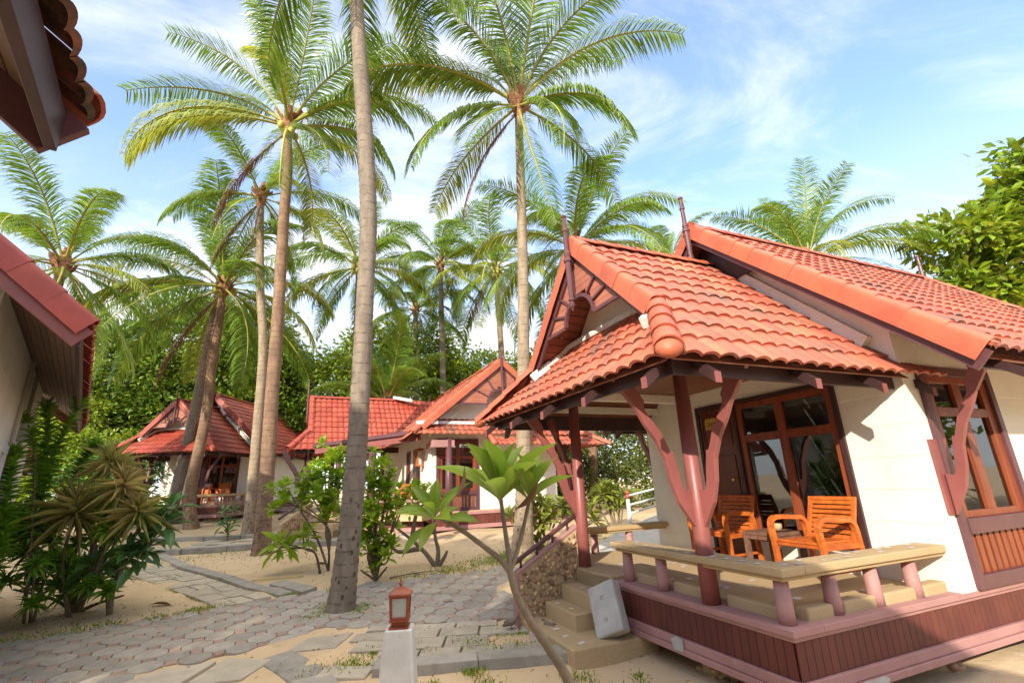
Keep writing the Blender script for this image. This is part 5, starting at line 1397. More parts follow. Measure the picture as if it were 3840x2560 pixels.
def tree(label, base, trunk_h, r, blobs, nleaf, size, lm='almond', name='broadleaf_tree', cat='tree', bark='treebark', group='leafy trees behind the bungalows', limbs=True, clump=.55, lm2=None):
    """blobs: (dx, dy, z, rx, ry, rz) crown lobes relative to the foot"""
    R = thing(name, label, cat, base, 0, group)
    mb = MB()
    tops = []
    limb(mb, (0, 0, -.3), (random.uniform(-.2, .2), 0, trunk_h), r, r * .7, 0, 6, .05)
    for b in blobs:
        c = V3(b[:3]); st = V3((0, 0, trunk_h * random.uniform(.6, 1)))
        limb(mb, st, c, r * .5, r * .14, .04, 7)
        for k in range(4):
            e = c + V3((random.uniform(-1, 1) * b[3], random.uniform(-1, 1) * b[4], random.uniform(-.4, .8) * b[5])) * .8
            limb(mb, c.lerp(st, random.uniform(.1, .45)), e, r * .16, r * .04, -.03, 5)
    mb.build('trunk', bark, R, smooth=True)
    nb = NB()
    vol = np.array([b[3] * b[4] + b[3] * b[5] + b[4] * b[5] for b in blobs]); vol = vol / vol.sum()
    for b, f in zip(blobs, vol):
        nc = max(10, int(nleaf * f / 26))
        d = unit(nc); rad = rng.uniform(.35, 1.0, (nc, 1)) ** .45 * (1 + .22 * np.sin(d[:, :1] * 5 + b[0]) * np.cos(d[:, 2:] * 4 + b[1]))
        cc = np.array(b[:3]) + d * rad * np.array(b[3:6])
        k = 26
        cs = clump * rng.uniform(.6, 1.3, (nc, 1, 1))
        off = rng.normal(size=(nc, k, 3)) * np.array([.5, .5, .28]) * cs
        pos = (cc[:, None] + off).reshape(-1, 3)
        out = (off / (np.linalg.norm(off, axis=2, keepdims=True) + 1e-6) * .8 + d[:, None] * .5).reshape(-1, 3)
        X = out + rng.normal(size=out.shape) * .45 + np.array([0, 0, -.15])
        Zv = np.array([0, 0, 1.0]) + rng.normal(size=out.shape) * .45 + out * .35
        s = size * rng.uniform(.65, 1.25, len(pos))
        nb.leaves(T_QUAD, pos, X, Zv, s, s * .52, (rng.random(len(pos)) < .25).astype(int) if False else 0)
        if lm2:
            sel = rng.random(len(nb.MI[-1])) < .3
            nb.MI[-1] = sel.astype(int)
    nb.build('crown', [lm, lm2 or lm], R, smooth=False)
    return R
G = ground_z
tree('huge dark fig tree towering behind the shaded bungalow on the left', (-20, 29.5, .8), 6, .55, [(-5.5, -1, 8.5, 4.2, 3, 3.6), (-1, 0, 10, 4.4, 3.2, 4.0), (2.6, 0, 9.4, 3.6, 3, 3.6), (4.6, .5, 7.4, 2.4, 2.4, 2.8), (-8.5, -1, 5.5, 3.4, 2.6, 2.8), (-2, -1.5, 5.4, 5, 2, 2.2), (3, -1, 4.6, 4, 2, 2.4), (5.2, 0, 4.2, 2.4, 2, 2.4), (.5, 1.5, 7.5, 5.4, 1.5, 4), (-7, 1.5, 6.5, 4, 1.5, 4)], 90000, .33, 'ficus', clump=.8, lm2='almond')
tree('tall leafy bush with pale bent stems beyond the end of the left bungalow eave', (-21.5, 24, .8), 2.2, .16, [(-2.2, 0, 3.4, 2.4, 1.4, 1.7), (1.2, 0, 3.0, 2.2, 1.4, 1.4), (.0, -.5, 1.5, 3.4, 1.2, 1.2), (-3, 1, 5.6, 2.2, 1.2, 1.3)], 16000, .26, 'almond', clump=.6, lm2='almond_y')
tree('dark low shrub between the fig tree and the shaded bungalow roof', (-18.6, 23.0, .8), 1.2, .1, [(0, 0, 2.4, 1.8, 1.2, 1.1), (-1.8, 0, 2.0, 1.4, 1, 1.0)], 5000, .2, 'plumdk', 'shrub', 'shrub', clump=.5)
tree('bright broad-leaved almond tree spreading behind the sunburst-gable bungalow', (-8.2, 32, .8), 5.5, .34, [(-4.6, 0, 7.6, 2.9, 2.6, 2.4), (-1.6, 0, 9.4, 3.2, 2.6, 2.7), (1.6, 0, 10.2, 2.6, 2.4, 2.3), (.6, -1, 6.6, 3.6, 2, 2.4), (4.2, .6, 7.6, 2.8, 2.4, 2.1), (-3.4, -.6, 5.0, 3, 2, 2.0)], 30000, .34, 'almond', clump=.8, lm2='almond_y')
tree('rounded green tree behind the right slope of the sunburst-gable roof', (-2.2, 36, .8), 5, .3, [(0, 0, 8.8, 3.6, 2.6, 2.6), (3.6, 0, 8.4, 2.8, 2.2, 2.2), (-2.6, 0, 8.0, 2.6, 2.2, 2.2), (1, 0, 5.6, 4.4, 2.2, 2.2)], 17000, .34, 'almond', clump=.8)
tree('green tree seen just right of the tall pale palm trunk', (3.2, 34, .8), 5, .28, [(0, 0, 9.0, 2.6, 2.2, 2.0), (-2.2, 0, 7.8, 2.2, 2, 1.8), (2.6, 0, 6.8, 2.6, 2.2, 2.2), (0, 0, 4.6, 4, 2, 2)], 12000, .34, 'almond', clump=.75)
tree('sunlit broad-leaved tree rising behind the main roof of the near bungalow', (20.3, 15.5, .5), 7, .34, [(-1.6, 0, 8.3, 2.2, 2.2, 1.6), (-3.6, .4, 9.3, 1.5, 1.7, .9), (-.2, 0, 10.4, 2.0, 2.2, 1.4), (.9, 0, 12.3, 1.7, 1.8, 1.2), (-.6, 1.4, 7.0, 2.6, 2.0, 1.5), (3, .5, 9.2, 2.6, 2.4, 2.6), (-3.9, .2, 7.2, 1.1, 1.2, .8)], 15000, .42, 'almond', clump=.45, lm2='almond_y')
tree('pale feathery hedge shrub seen under the near porch roof', (4.0, 20, .7), 2, .1, [(0, 0, 2.6, 2.0, 1.2, 1.9), (1.9, .3, 3.0, 1.6, 1.2, 1.9), (-1.4, 0, 1.6, 1.2, 1, 1.2), (.8, -.3, 1.2, 2.2, 1, 1.0)], 15000, .15, 'bamboo', 'shrub', 'shrub', clump=.4, lm2='bamboo')
tree('dark green shrub behind the far pink post of the near porch', (2.4, 24, .8), 1.5, .1, [(0, 0, 2.4, 1.6, 1.2, 1.8), (1.2, .6, 4.2, 1.4, 1.2, 1.4)], 6000, .24, 'almond', 'shrub', 'shrub', clump=.5)
tree('broad hedge closing the gap behind the ramp railing', (8.2, 24, .8), 1.5, .12, [(-1.5, 0, 2.2, 2.4, 1.4, 2.0), (1.8, 0, 2.4, 2.6, 1.4, 2.2)], 9000, .24, 'almond', 'hedge', 'hedge', clump=.55)
# unseen trees behind the photographer; their shade falls across the court
tree('tall spreading tree standing behind the photographer on the left', (-19.5, -11, 0), 7, .4, [(0, 0, 11.5, 4, 4, 3.0), (-3.6, 1, 9.6, 3.2, 3.2, 2.4), (3.4, -1, 9.8, 3.2, 3.2, 2.5)], 9000, .5, 'almond', clump=1.1, group='trees behind the photographer')
tree('slim round-headed unseen tree added behind the photographer to shade the nearest palm trunk', (-9.3, -8.3, 0), 7.5, .16, [(0, 0, 9.4, 1.5, 1.7, 1.6)], 2600, .42, 'almond', clump=.6, group='trees behind the photographer')  # crown added and sized to keep the lower palm trunk shaded
tree('low wide-crowned unseen tree added behind the photographer to shade the foreground sand', (-8.8, -12.3, 0), 6, .2, [(0, 0, 8.2, 2.6, 1.8, 1.5), (-1.6, 0, 7.4, 1.6, 1.6, 1.1)], 4200, .45, 'almond', clump=.6, group='trees behind the photographer')  # added out of view to keep sun off the foreground sand
tree('second spreading tree standing farther behind the photographer', (-21.5, -4, 0), 7, .4, [(0, 0, 11, 4, 4, 3.0), (-3.6, 1, 9.2, 3.2, 3.2, 2.4), (3.4, -1, 9.2, 3.2, 3.2, 2.5)], 9000, .5, 'almond', clump=1.1, group='trees behind the photographer')

for i_, (bx, by, hh, lab) in enumerate(((-26, -17, 9.5, 'rounded'), (-15, -24, 10.5, 'tall'), (-4, -22, 9, 'low spreading'), (7, -24, 10, 'slender'), (17, -20, 9.5, 'wide'), (24, -10, 10, 'dense'), (-9.5, -18, 8, 'bushy'), (1.5, -18, 7.5, 'squat'), (11.5, -17, 8, 'leafy'), (31, 2, 9, 'outlying'))):  # unseen row, added to cut low sky light reaching the porch
    tree(lab + ' tree in the unseen row added behind the photographer to block low sky', (bx, by, 0), hh * .4, .3, [(0, 0, hh * .72, 4.2, 3, hh * .28), (-3.4, .5, hh * .5, 3.4, 2.6, hh * .3), (3.4, -.5, hh * .52, 3.4, 2.6, hh * .3), (0, 0, hh * .22, 5.6, 2.0, hh * .24)], 8500, .62, 'almond', clump=1.1, group='trees behind the photographer')

# ------------------------------------------------------------------ shrubs
def shrub(name, label, base, heads, stems, n, L, W, tm, lm, lo=-15, hi=70, bark='twig', r=.022, group=None, cat='shrub', spread=.0, extra=0, axis=None):
    R = thing(name, label, cat, base, 0, group)
    o = np.array(base)
    mb = MB()
    for st in stems:
        pts = smooth_curve([V3(p) - V3(base) for p in st], 5); k = len(pts)
        mb.tube(pts, [r * (1.25 - .8 * i / k) for i in range(k)], 8)
    mb.build('stem', bark, R, smooth=True)
    nb = NB()
    hh = [tuple(np.array(h) - o) for h in heads]
    for i in range(extra):
        h = random.choice(hh); hh.append((h[0] + random.gauss(0, spread), h[1] + random.gauss(0, spread), h[2] + random.gauss(0, spread * .7)))
    if spread: hh = [(h[0] + random.gauss(0, .02), h[1] + random.gauss(0, spread), h[2]) for h in hh]
    rosette(nb, hh, n, L, W, tm, lo, hi, axis=axis)
    nb.build('foliage', lm, R)
    return R
A_ = [(-4.04, 10.6, 2.43), (-3.88, 10.6, 2.42), (-4.2, 10.6, 2.3), (-4.02, 10.6, 2.14), (-4.46, 10.6, 2.12), (-4.69, 10.6, 2.1), (-3.86, 10.6, 2.16), (-4.98, 10.6, 2.01), (-5.12, 10.6, 1.73), (-4.77, 10.6, 1.91), (-4.5, 10.6, 1.84), (-4.27, 10.6, 1.89), (-3.94, 10.6, 1.88), (-5.19, 10.6, 1.52), (-4.57, 10.6, 1.56), (-4.24, 10.6, 1.58), (-3.99, 10.6, 1.66), (-3.97, 10.6, 1.41), (-4.06, 10.6, 1.26), (-3.8, 10.6, 1.34), (-3.78, 10.6, 1.97)]
base = (-4.03, 10.75, .26)
forkA = (-4.1, 10.65, 1.15)
shrub('shrub', 'bright lime-green shrub just left of the nearest palm trunk', base, A_, [[base, (-4.02, 10.7, .6), forkA, h] for h in A_[::2]] + [[base, (-4.3, 10.7, .9), (-4.7, 10.65, 1.5), (-5.0, 10.6, 1.95)]], 16, .20, .085, T_OBOV, 'lime', -5, 80, spread=.16, extra=50, group='lime-green shrubs in the sand')
base = (-4.1, 10.5, .25); lowh = [(-5.11, 10.6, .76), (-4.85, 10.6, .72), (-4.55, 10.6, 1.01), (-4.42, 10.6, .94), (-4.98, 10.5, .85)]
shrub('shrub', 'low shrub with long drooping leaves below the lime-green shrub left of the nearest palm', base, lowh, [[base, (-4.25, 10.55, .62), (-4.5, 10.6, .72), h] for h in lowh], 13, .36, .11, T_OBOV, 'lime', -35, 60, spread=.05)
B_ = [(-2.83, 9.6, 2.25), (-2.65, 9.6, 2.31), (-2.53, 9.6, 2.24), (-2.89, 9.6, 2.14), (-2.71, 9.6, 2.07), (-2.97, 9.6, 2.0), (-2.52, 9.6, 2.04), (-2.82, 9.6, 1.93), (-2.93, 9.6, 1.77), (-2.64, 9.6, 1.84), (-2.46, 9.6, 1.86), (-2.25, 9.6, 1.83), (-2.15, 9.6, 1.74), (-2.98, 9.6, 1.57), (-2.74, 9.6, 1.62), (-2.51, 9.6, 1.64), (-2.27, 9.6, 1.6), (-2.97, 9.6, 1.37), (-2.73, 9.6, 1.39), (-2.5, 9.6, 1.44), (-2.78, 9.6, 1.2), (-2.58, 9.6, 1.22), (-2.4, 9.6, 1.27), (-2.96, 9.6, 1.15), (-2.78, 9.6, 1.04), (-2.57, 9.6, 1.0), (-2.92, 9.6, .93), (-2.71, 9.6, .82), (-2.82, 9.6, .74), (-2.61, 9.6, .58), (-2.39, 9.6, .81), (-2.32, 9.6, 1.46)]
base = (-2.74, 9.75, .2)
shrub('shrub', 'tall lime-green shrub just right of the nearest palm trunk', base, B_, [[base, (-2.76 + random.uniform(-.15, .15), 9.7, .7), ((h[0] - 2.75) / 2, 9.65, h[2] * .6), h] for h in B_[::2]] + [[base, (-3.0, 9.6, .42)], [base, (-2.5, 9.6, .45)]], 15, .19, .08, T_OBOV, 'lime', -5, 80, spread=.14, extra=40, group='lime-green shrubs in the sand')
base = (-1.75, 10.7, .22)
FH = [(-2.35, 10.7, 1.32), (-2.05, 10.7, 1.5), (-1.8, 10.7, 1.55), (-2.2, 10.7, 1.75), (-1.9, 10.75, 1.85), (-2.69, 10.7, .68)]
shrub('shrub', 'small frangipani with bare grey branches growing from the sand behind the paved path', base, FH, [[base, (-1.98, 10.7, .52), (-2.28, 10.7, .79), (-2.71, 10.7, 1.11)], [base, (-1.72, 10.7, .57), (-1.79, 10.7, .87), (-1.8, 10.7, 1.5)], [base, (-1.6, 10.7, .42), (-1.53, 10.7, .56)], [(-2.1, 10.7, .62), (-2.53, 10.7, .57), (-2.69, 10.7, .66)], [(-2.28, 10.7, .79), (-2.2, 10.7, 1.3), (-2.05, 10.7, 1.5)]], 10, .15, .06, T_OBOV, 'lime', -10, 70, r=.045, spread=.03)
# plumerias behind the near porch
PB = [(.49, 12.0, 1.17), (.68, 12.0, 1.27), (1.01, 12.0, 1.29), (.16, 12.0, 1.11), (.77, 12.0, .95), (-.21, 12.0, 1.09), (1.16, 12.0, 1.22), (.51, 12.0, .83), (.45, 12.0, .5)]
base = (.55, 12.05, .3)
shrub('plumeria', 'pale green plumeria clump at the foot of the tall pale palm trunk', base, PB, [[base, (.5 + (h[0] - .5) * .5, 12, h[2] * .55), h] for h in PB], 15, .34, .10, T_PLUM, 'plumfar', -10, 75, r=.03, group='plumerias by the porches', spread=.1, extra=5)
PR = [(2.43, 14.0, 1.5), (2.9, 14.0, 1.51), (2.22, 14.0, 1.23), (1.98, 14.0, 1.0), (2.65, 14.0, 1.21), (2.1, 14.0, .75), (2.44, 14.0, 1.64), (2.94, 14.0, 1.13)]
base = (2.7, 14.05, .42)
shrub('plumeria', 'pale green plumeria clump between the far pink post and the ramp railing', base, PR, [[base, (2.7 + (h[0] - 2.7) * .5, 14, h[2] * .6), h] for h in PR], 15, .36, .11, T_PLUM, 'plumfar', -10, 75, r=.03, group='plumerias by the porches', spread=.12, extra=8)
base = (-8.9, 15.35, .5)
sp = [(-9.14, 15.4, 1.34), (-8.87, 15.4, 1.39), (-9.0, 15.4, 1.07), (-9.15, 15.4, .96), (-8.81, 15.4, .95), (-8.99, 15.4, .72)]
shrub('plumeria', 'small young plumeria alone in the sand before the shaded bungalow', base, sp, [[base, (-8.95, 15.4, .8), h] for h in sp], 8, .28, .10, T_PLUM, 'plumdk', -5, 65, r=.02, group='plumerias by the porches')
# dark plumeria at the left
base = (-6.46, 8.2, .12)
PD = [(-6.72, 8.0, .85), (-6.15, 8.0, 1.0), (-5.82, 8.0, 1.52), (-5.83, 8.0, 1.22), (-5.95, 8.0, 1.12), (-5.61, 8.0, 1.69), (-6.0, 8.0, .92), (-5.70, 8.05, 1.45)]
shrub('plumeria', 'dark glossy plumeria reaching over the slab path at the left', base, PD, [[base, (-6.52, 8.15, .44), (-6.65, 8.1, .66), (-6.72, 8.0, .82)], [base, (-6.48, 8.2, .46), (-6.34, 8.1, .79), (-6.15, 8, .98)], [(-6.65, 8.1, .66), (-6.81, 8.2, 1.13), (-6.8, 8.2, 1.3)], [(-6.34, 8.1, .79), (-6.3, 8.2, .96), (-6.23, 8.1, 1.25), (-5.95, 8, 1.5), (-5.6, 8, 1.66)], [(-6.3, 8.2, .96), (-6.0, 8.05, 1.08), (-5.83, 8, 1.2)]], 14, .36, .115, T_PLUM, 'plumdk', -30, 70, r=.035, group='plumerias by the porches')
# strappy stems and bush mass at the left
def stemleaf(label, stems, L=.20, W=.045, den=46, lm='pleo', base=None):
    R = thing('dracaena', label, 'shrub', base, 0, 'strappy dracaenas at the left')
    mb = MB(); nb = NB()
    for st in stems:
        pts = smooth_curve([V3(p) - V3(base) for p in st], 6)
        mb.tube(pts, [.022 - .012 * i / len(pts) for i in range(len(pts))], 7)
        Ltot = sum((b - a).length for a, b in zip(pts[:-1], pts[1:]))
        n = int(Ltot * den * 1.3); k = len(pts) - 1
        leaf0 = .25
        for i in range(n):
            t = leaf0 + (1 - leaf0) * i / n
            a = pts[int(min(t * k, k - 1))]; b = pts[int(min(t * k, k - 1)) + 1]; p = a.lerp(b, t * k - int(min(t * k, k - 1)))
            ax = (b - a).normalized(); az = i * 2.4
            s1 = ax.cross(V3((.2, .9, .1))).normalized(); s2 = ax.cross(s1)
            e = .35 + .9 * (t ** 3) + random.uniform(-.15, .15)
            d = (s1 * cos(az) + s2 * sin(az)) * cos(e) + ax * sin(e)
            s = random.uniform(.75, 1.2)
            nb.leaves(T_STRAP, [p], [d], [ax + V3((0, 0, .2))], L * s, W * s)
        hd = tuple(pts[-1])
        rosette(nb, [hd], 26, L * 1.05, W, T_STRAP, 5, 85, axis=[tuple(pts[-1] - pts[-3])])
    mb.build('stem', 'twig', R, smooth=True)
    nb.build('foliage', lm, R)
    return R
stemleaf('tall dracaena stems with whorled strappy leaves against the left bungalow window', [[(-7.6, 8.0, .1), (-7.3, 7.5, 1.3), (-7.36, 7.3, 2.5), (-7.63, 7.3, 3.05), (-7.84, 7.3, 3.12)], [(-7.6, 8.0, .1), (-7.37, 7.5, 1.86), (-7.4, 7.5, 2.62), (-7.55, 7.5, 3.29)], [(-7.5, 8.0, .1), (-7.38, 7.6, 1.86), (-7.36, 7.6, 2.62), (-7.14, 7.6, 3.36)], [(-7.5, 8.05, .1), (-7.68, 8.3, 1.8), (-7.6, 8.4, 2.5), (-7.45, 8.4, 2.78)]], base=(-7.55, 8.0, .1))
stemleaf('strappy dracaena stems rising at the extreme left edge', [[(-7.4, 6.9, .05), (-7.1, 6.8, 1.4), (-7.14, 6.8, 2.15), (-7.17, 6.8, 2.5)], [(-7.4, 6.9, .05), (-7.15, 6.85, .8), (-7.1, 6.8, 1.7)], [(-7.4, 6.9, .05), (-7.05, 6.8, 1.0), (-7.02, 6.8, 1.5)], [(-7.4, 6.9, .05), (-7.2, 6.8, .6), (-7.3, 6.75, 1.05)]], base=(-7.4, 6.9, .05), L=.22)
BH = [(-7.94, 8.1, 1.59), (-7.71, 8.1, 1.34), (-7.94, 8.1, 1.35), (-7.72, 8.1, 1.67), (-7.44, 8.1, 1.4), (-7.96, 8.1, 1.16), (-7.65, 8.1, .93), (-7.69, 8.1, .81), (-7.27, 8.1, .96), (-7.19, 8.1, .83), (-7.02, 8.1, 1.83), (-6.88, 8.1, 2.05), (-6.63, 8.1, 1.81), (-6.44, 8.1, 1.81), (-6.52, 8.1, 1.47), (-6.64, 8.1, 1.41), (-6.34, 8.1, 1.29), (-6.83, 8.1, 1.6), (-6.87, 8.1, 1.27), (-6.52, 8.1, .6), (-6.3, 8.1, .51), (-6.79, 8.1, .57), (-7.39, 8.1, .55), (-7.79, 8.1, .58), (-8.08, 8.1, .66), (-7.18, 8.1, .42), (-7.06, 8.1, 1.17), (-7.75, 8.1, 1.06)]
base = (-7.2, 8.4, .12)
shrub('dracaena', 'dense bushy dracaena mass low at the left with many glossy heads', base, BH, [[base, (-7.2 + (h[0] + 7.2) * .4, 8.4, h[2] * .5), (h[0], h[1] + .1, h[2] - .12)] for h in BH[::2]], 40, .23, .045, T_STRAP, 'pleo', -20, 80, r=.026, spread=.24, extra=44, group='strappy dracaenas at the left')
base = (-7.1, 8.2, .12)
CH = [(-6.91, 7.7, 1.67), (-6.5, 7.7, 2.39), (-6.21, 7.7, 2.03), (-5.95, 7.75, 1.61)]
R = shrub('cordyline', 'bronze spiky cordyline with three radiating heads in the left bushes', base, CH[:1], [[base, (-7.2, 8.0, .9), CH[0]], [(-6.95, 8.2, .2), (-6.75, 8.0, 1.2), CH[1]], [(-6.95, 8.2, .2), (-6.5, 7.9, 1.1), CH[2]], [(-6.5, 7.9, 1.1), CH[3]]], 95, .58, .036, T_BLADE, 'cordy', -45, 85, r=.03)
nb = NB()
rosette(nb, [tuple(np.array(h) - np.array(base)) for h in CH[1:]], 80, .46, .032, T_BLADE, -50, 85); nb.build('foliage', 'cordy', R)

# ------------------------------------------------------------------ foreground plumeria
Y0 = 2.2
base = (.62, 2.3, 0)
R = thing('plumeria', 'foreground plumeria sapling with a slanting bare stem forking into three leaf whorls', 'plumeria', base, 0, 'plumerias by the porches')
o = V3(base)
mb = MB()
q = lambda *p: V3(p) - o
def stem(pts, r0, r1):
    P = smooth_curve([V3(p) - o for p in pts], 8); k = len(P)
    mb.tube(P, [(r0 + (r1 - r0) * i / (k - 1)) * (1 + .05 * sin(i * 1.7)) for i in range(k)], 12)
stem([(.62, 2.3, -.05), (.42, 2.25, .55), (.177, 2.2, 1.078), (.104, 2.2, 1.199), (.026, 2.2, 1.312), (-.025, 2.2, 1.411), (-.050, 2.2, 1.505)], .024, .0135)
stem([(-.047, 2.2, 1.49), (-.09, 2.195, 1.545), (-.14, 2.19, 1.585), (-.253, 2.18, 1.668), (-.355, 2.17, 1.725)], .0125, .009)
stem([(-.047, 2.2, 1.49), (-.050, 2.21, 1.56), (-.060, 2.22, 1.634), (-.080, 2.23, 1.80)], .0125, .009)
stem([(-.047, 2.2, 1.49), (-.015, 2.22, 1.563), (.018, 2.24, 1.66), (.058, 2.26, 1.80)], .011, .008)
mb.build('stem', 'twiglt', R, smooth=True)
nb = NB()
def whorl(c, leaves):
    """leaves: (image-plane angle deg, toward-camera deg, length, width)"""
    for (a, t, L, W) in leaves:
        a, t = radians(a), radians(t)
        X = V3((cos(a) * cos(t), -sin(t), sin(a) * cos(t)))
        Zv = V3((-sin(a) * .5, .75 + random.uniform(-.25, .25), cos(a) * .6 + .35))
        n_ = Zv - X * Zv.dot(X)
        nb.leaves(T_PLUM, [V3(c) - o + X * .02], [X], [n_], L, W)
def whorl3(c, ax, n, L, W, lo, hi, seed):
    g = random.Random(seed)
    Q = V3(ax).normalized().to_track_quat('Z', 'X').to_matrix()
    for i in range(n):
        t = i / (n - 1); az_ = i * 2.399 + g.uniform(-.25, .25); e_ = radians(lo + (hi - lo) * t + g.uniform(-7, 7))
        X = Q @ V3((cos(az_) * cos(e_), sin(az_) * cos(e_), sin(e_)))
        n_ = Q @ V3((-cos(az_) * sin(e_), -sin(az_) * sin(e_), cos(e_))) + V3((g.uniform(-.2, .2), g.uniform(-.2, .2), 0))
        s_ = (1 - .45 * t ** 4) * g.uniform(.85, 1.12)
        nb.leaves(T_PLUM, [V3(c) - o + X * .012 + V3(ax) * (.05 * t - .03)], [X], [n_], L * s_, W * s_)
whorl3((-.082, 2.23, 1.80), (.02, -.05, 1), 15, .32, .105, 33, 82, 5)
whorl3((.058, 2.26, 1.80), (.10, .05, 1), 12, .23, .075, 30, 80, 8)
whorl3((-.355, 2.17, 1.722), (-.25, -.55, .8), 15, .195, .062, -10, 78, 12)
nb.build('foliage', 'plum', R)
nb = NB()
nb.leaves(T_PLUM, [V3((-.02, 2.2, 1.74)) - o], [V3((.75, -.2, .55))], [V3((.5, .2, -.6))], .18, .075)
nb.build('withered_leaf', 'dryleaf', R); nb = NB()
nb.leaves(T_PLUM, [V3((-.28, 2.17, 1.80)) - o], [V3((.45, -.2, .7))], [V3((.6, .3, -.4))], .15, .04)
nb.build('withered_leaf', 'dryleaf', R)

# ------------------------------------------------------------------ grass, litter, small things
nb = NB()
def tuft(x, y, r, n, h=.055):
    n = n * 2
    px = x + rng.normal(size=n) * r; py = y + rng.normal(size=n) * r
    pz = np.array([ground_z(a, b) for a, b in zip(px, py)]) + .004
    X = np.stack([rng.normal(size=n) * .6, rng.normal(size=n) * .6, np.ones(n)], 1)
    nb.leaves(T_STRAP, np.stack([px, py, pz], 1), X, unit(n), h * rng.uniform(.4, 1.2, n), .014 * rng.uniform(.6, 1.3, n))
for (x, y, r, n) in ((-3.0, 7.75, .12, 120), (-2.5, 7.8, .1, 90), (-2.95, 8.1, .12, 90), (-2.45, 8.1, .1, 60), (-1.5, 10.3, .22, 160), (-1.0, 10.6, .3, 160), (-.5, 11.1, .25, 260), (-.2, 11.6, .3, 320), (.35, 11.1, .25, 160), (-5.1, 8.15, .12, 120), (-4.85, 8.4, .1, 70), (-5.5, 7.85, .1, 60), (-6.0, 7.6, .12, 60), (-6.4, 7.4, .18, 90), (-6.9, 7.1, .18, 70), (-4.0, 9.0, .12, 50), (-3.3, 9.25, .1, 50), (-1.35, 6.4, .08, 60), (-1.1, 6.2, .07, 50), (-.65, 6.45, .10, 90), (-.3, 6.1, .14, 130), (.0, 6.15, .10, 90), (-1.9, 5.9, .14, 110), (-2.25, 5.75, .10, 60), (-1.75, 6.35, .07, 40), (-.52, 5.6, .07, 60), (.55, 5.35, .09, 40), (-.35, 5.25, .10, 50), (.95, 4.9, .10, 50), (.35, 4.9, .06, 30), (-.9, 5.3, .06, 20), (1.1, 5.3, .05, 20), (.7, 4.4, .09, 50), (-5.6, 12.6, .5, 90), (-8.5, 12.4, .4, 70), (-7.6, 13.4, .5, 110), (-9.2, 14.0, .5, 90), (-6.3, 14.0, .4, 60), (-3.4, 11.2, .5, 60), (-2.1, 9.9, .2, 50), (-.7, 9.9, .15, 40), (1.2, 12.4, .4, 160), (2.6, 13.4, .6, 260), (.2, 7.7, .08, 30), (-.05, 7.9, .06, 30)):
    tuft(x, y, r, n)
for i in range(200):       # sparse green along the slab joints
    t = random.random(); p = lerp(along(slabL, t), along(kerbR, t), random.choice((.02, .5, .98)) + random.gauss(0, .02)); tuft(p[0], p[1], .035, 5, .035)
for i in range(150):
    x = random.uniform(-2.1, .2); y = random.choice((5.9, 6.21, 6.57, 6.87)) + (x + 2) * .06 + random.gauss(0, .02); tuft(x, y, .04, 5, .035)
tag(nb.build('grass', 'grass'), kind='stuff')
nb = NB(); n = 2000
px = rng.uniform(-8, 3, n); py = rng.uniform(4.5, 13, n)
px[:260] = rng.normal(-7.0, .7, 260); py[:260] = rng.normal(8.0, .45, 260)
pz = np.array([ground_z(a, b) for a, b in zip(px, py)]) + .02
nb.leaves(T_QUAD, np.stack([px, py, pz], 1), np.stack([rng.normal(size=n), rng.normal(size=n), rng.normal(size=n) * .15], 1), unit(n, 3), rng.uniform(.015, .07, n), rng.uniform(.006, .03, n))
tag(nb.build('leaf_litter', 'dryleaf'), kind='stuff')
def fallen(label, x, y, L, W, yaw):
    nb = NB(); nb.leaves(T_PLUM, [(0, 0, .03)], [(cos(yaw), sin(yaw), .1)], [(.1, .2, 1)], L, W)
    o = nb.build('fallen_leaf', 'dryleaf'); o.location = (x, y, ground_z(x, y)); tag(o, label, 'leaf', 'fallen leaves')
fallen('curled brown fallen leaf on the sand at the foot of the dark plumeria', -6.1, 8.55, .34, .12, .2)
fallen('small dark fallen leaf on open sand left of the big palm trunk', -4.55, 11.3, .26, .09, .6)
mb = MB(); mb.tube([(-5.2, 9.95, ground_z(-5.2, 9.95) + .03), (-4.8, 10.06, ground_z(-4.8, 10.06) + .035), (-4.3, 10.2, ground_z(-4.3, 10.2) + .03)], .014, 6)
tag(mb.build('cane', 'straw'), 'yellow cane lying on the sand left of the big palm trunk', 'cane')
mb = MB(); mb.tube([(-2.5, 9.8, .23), (-2.1, 9.95, .27), (-1.7, 10.15, .27), (-1.4, 10.1, .25)], [.012, .01, .008, .005], 6); mb.tube([(-2.1, 9.95, .27), (-1.8, 9.85, .25)], [.008, .004], 6)
tag(mb.build('fallen_twig', 'twig'), 'thin fallen twig on the sand right of the tall lime-green shrub', 'twig')

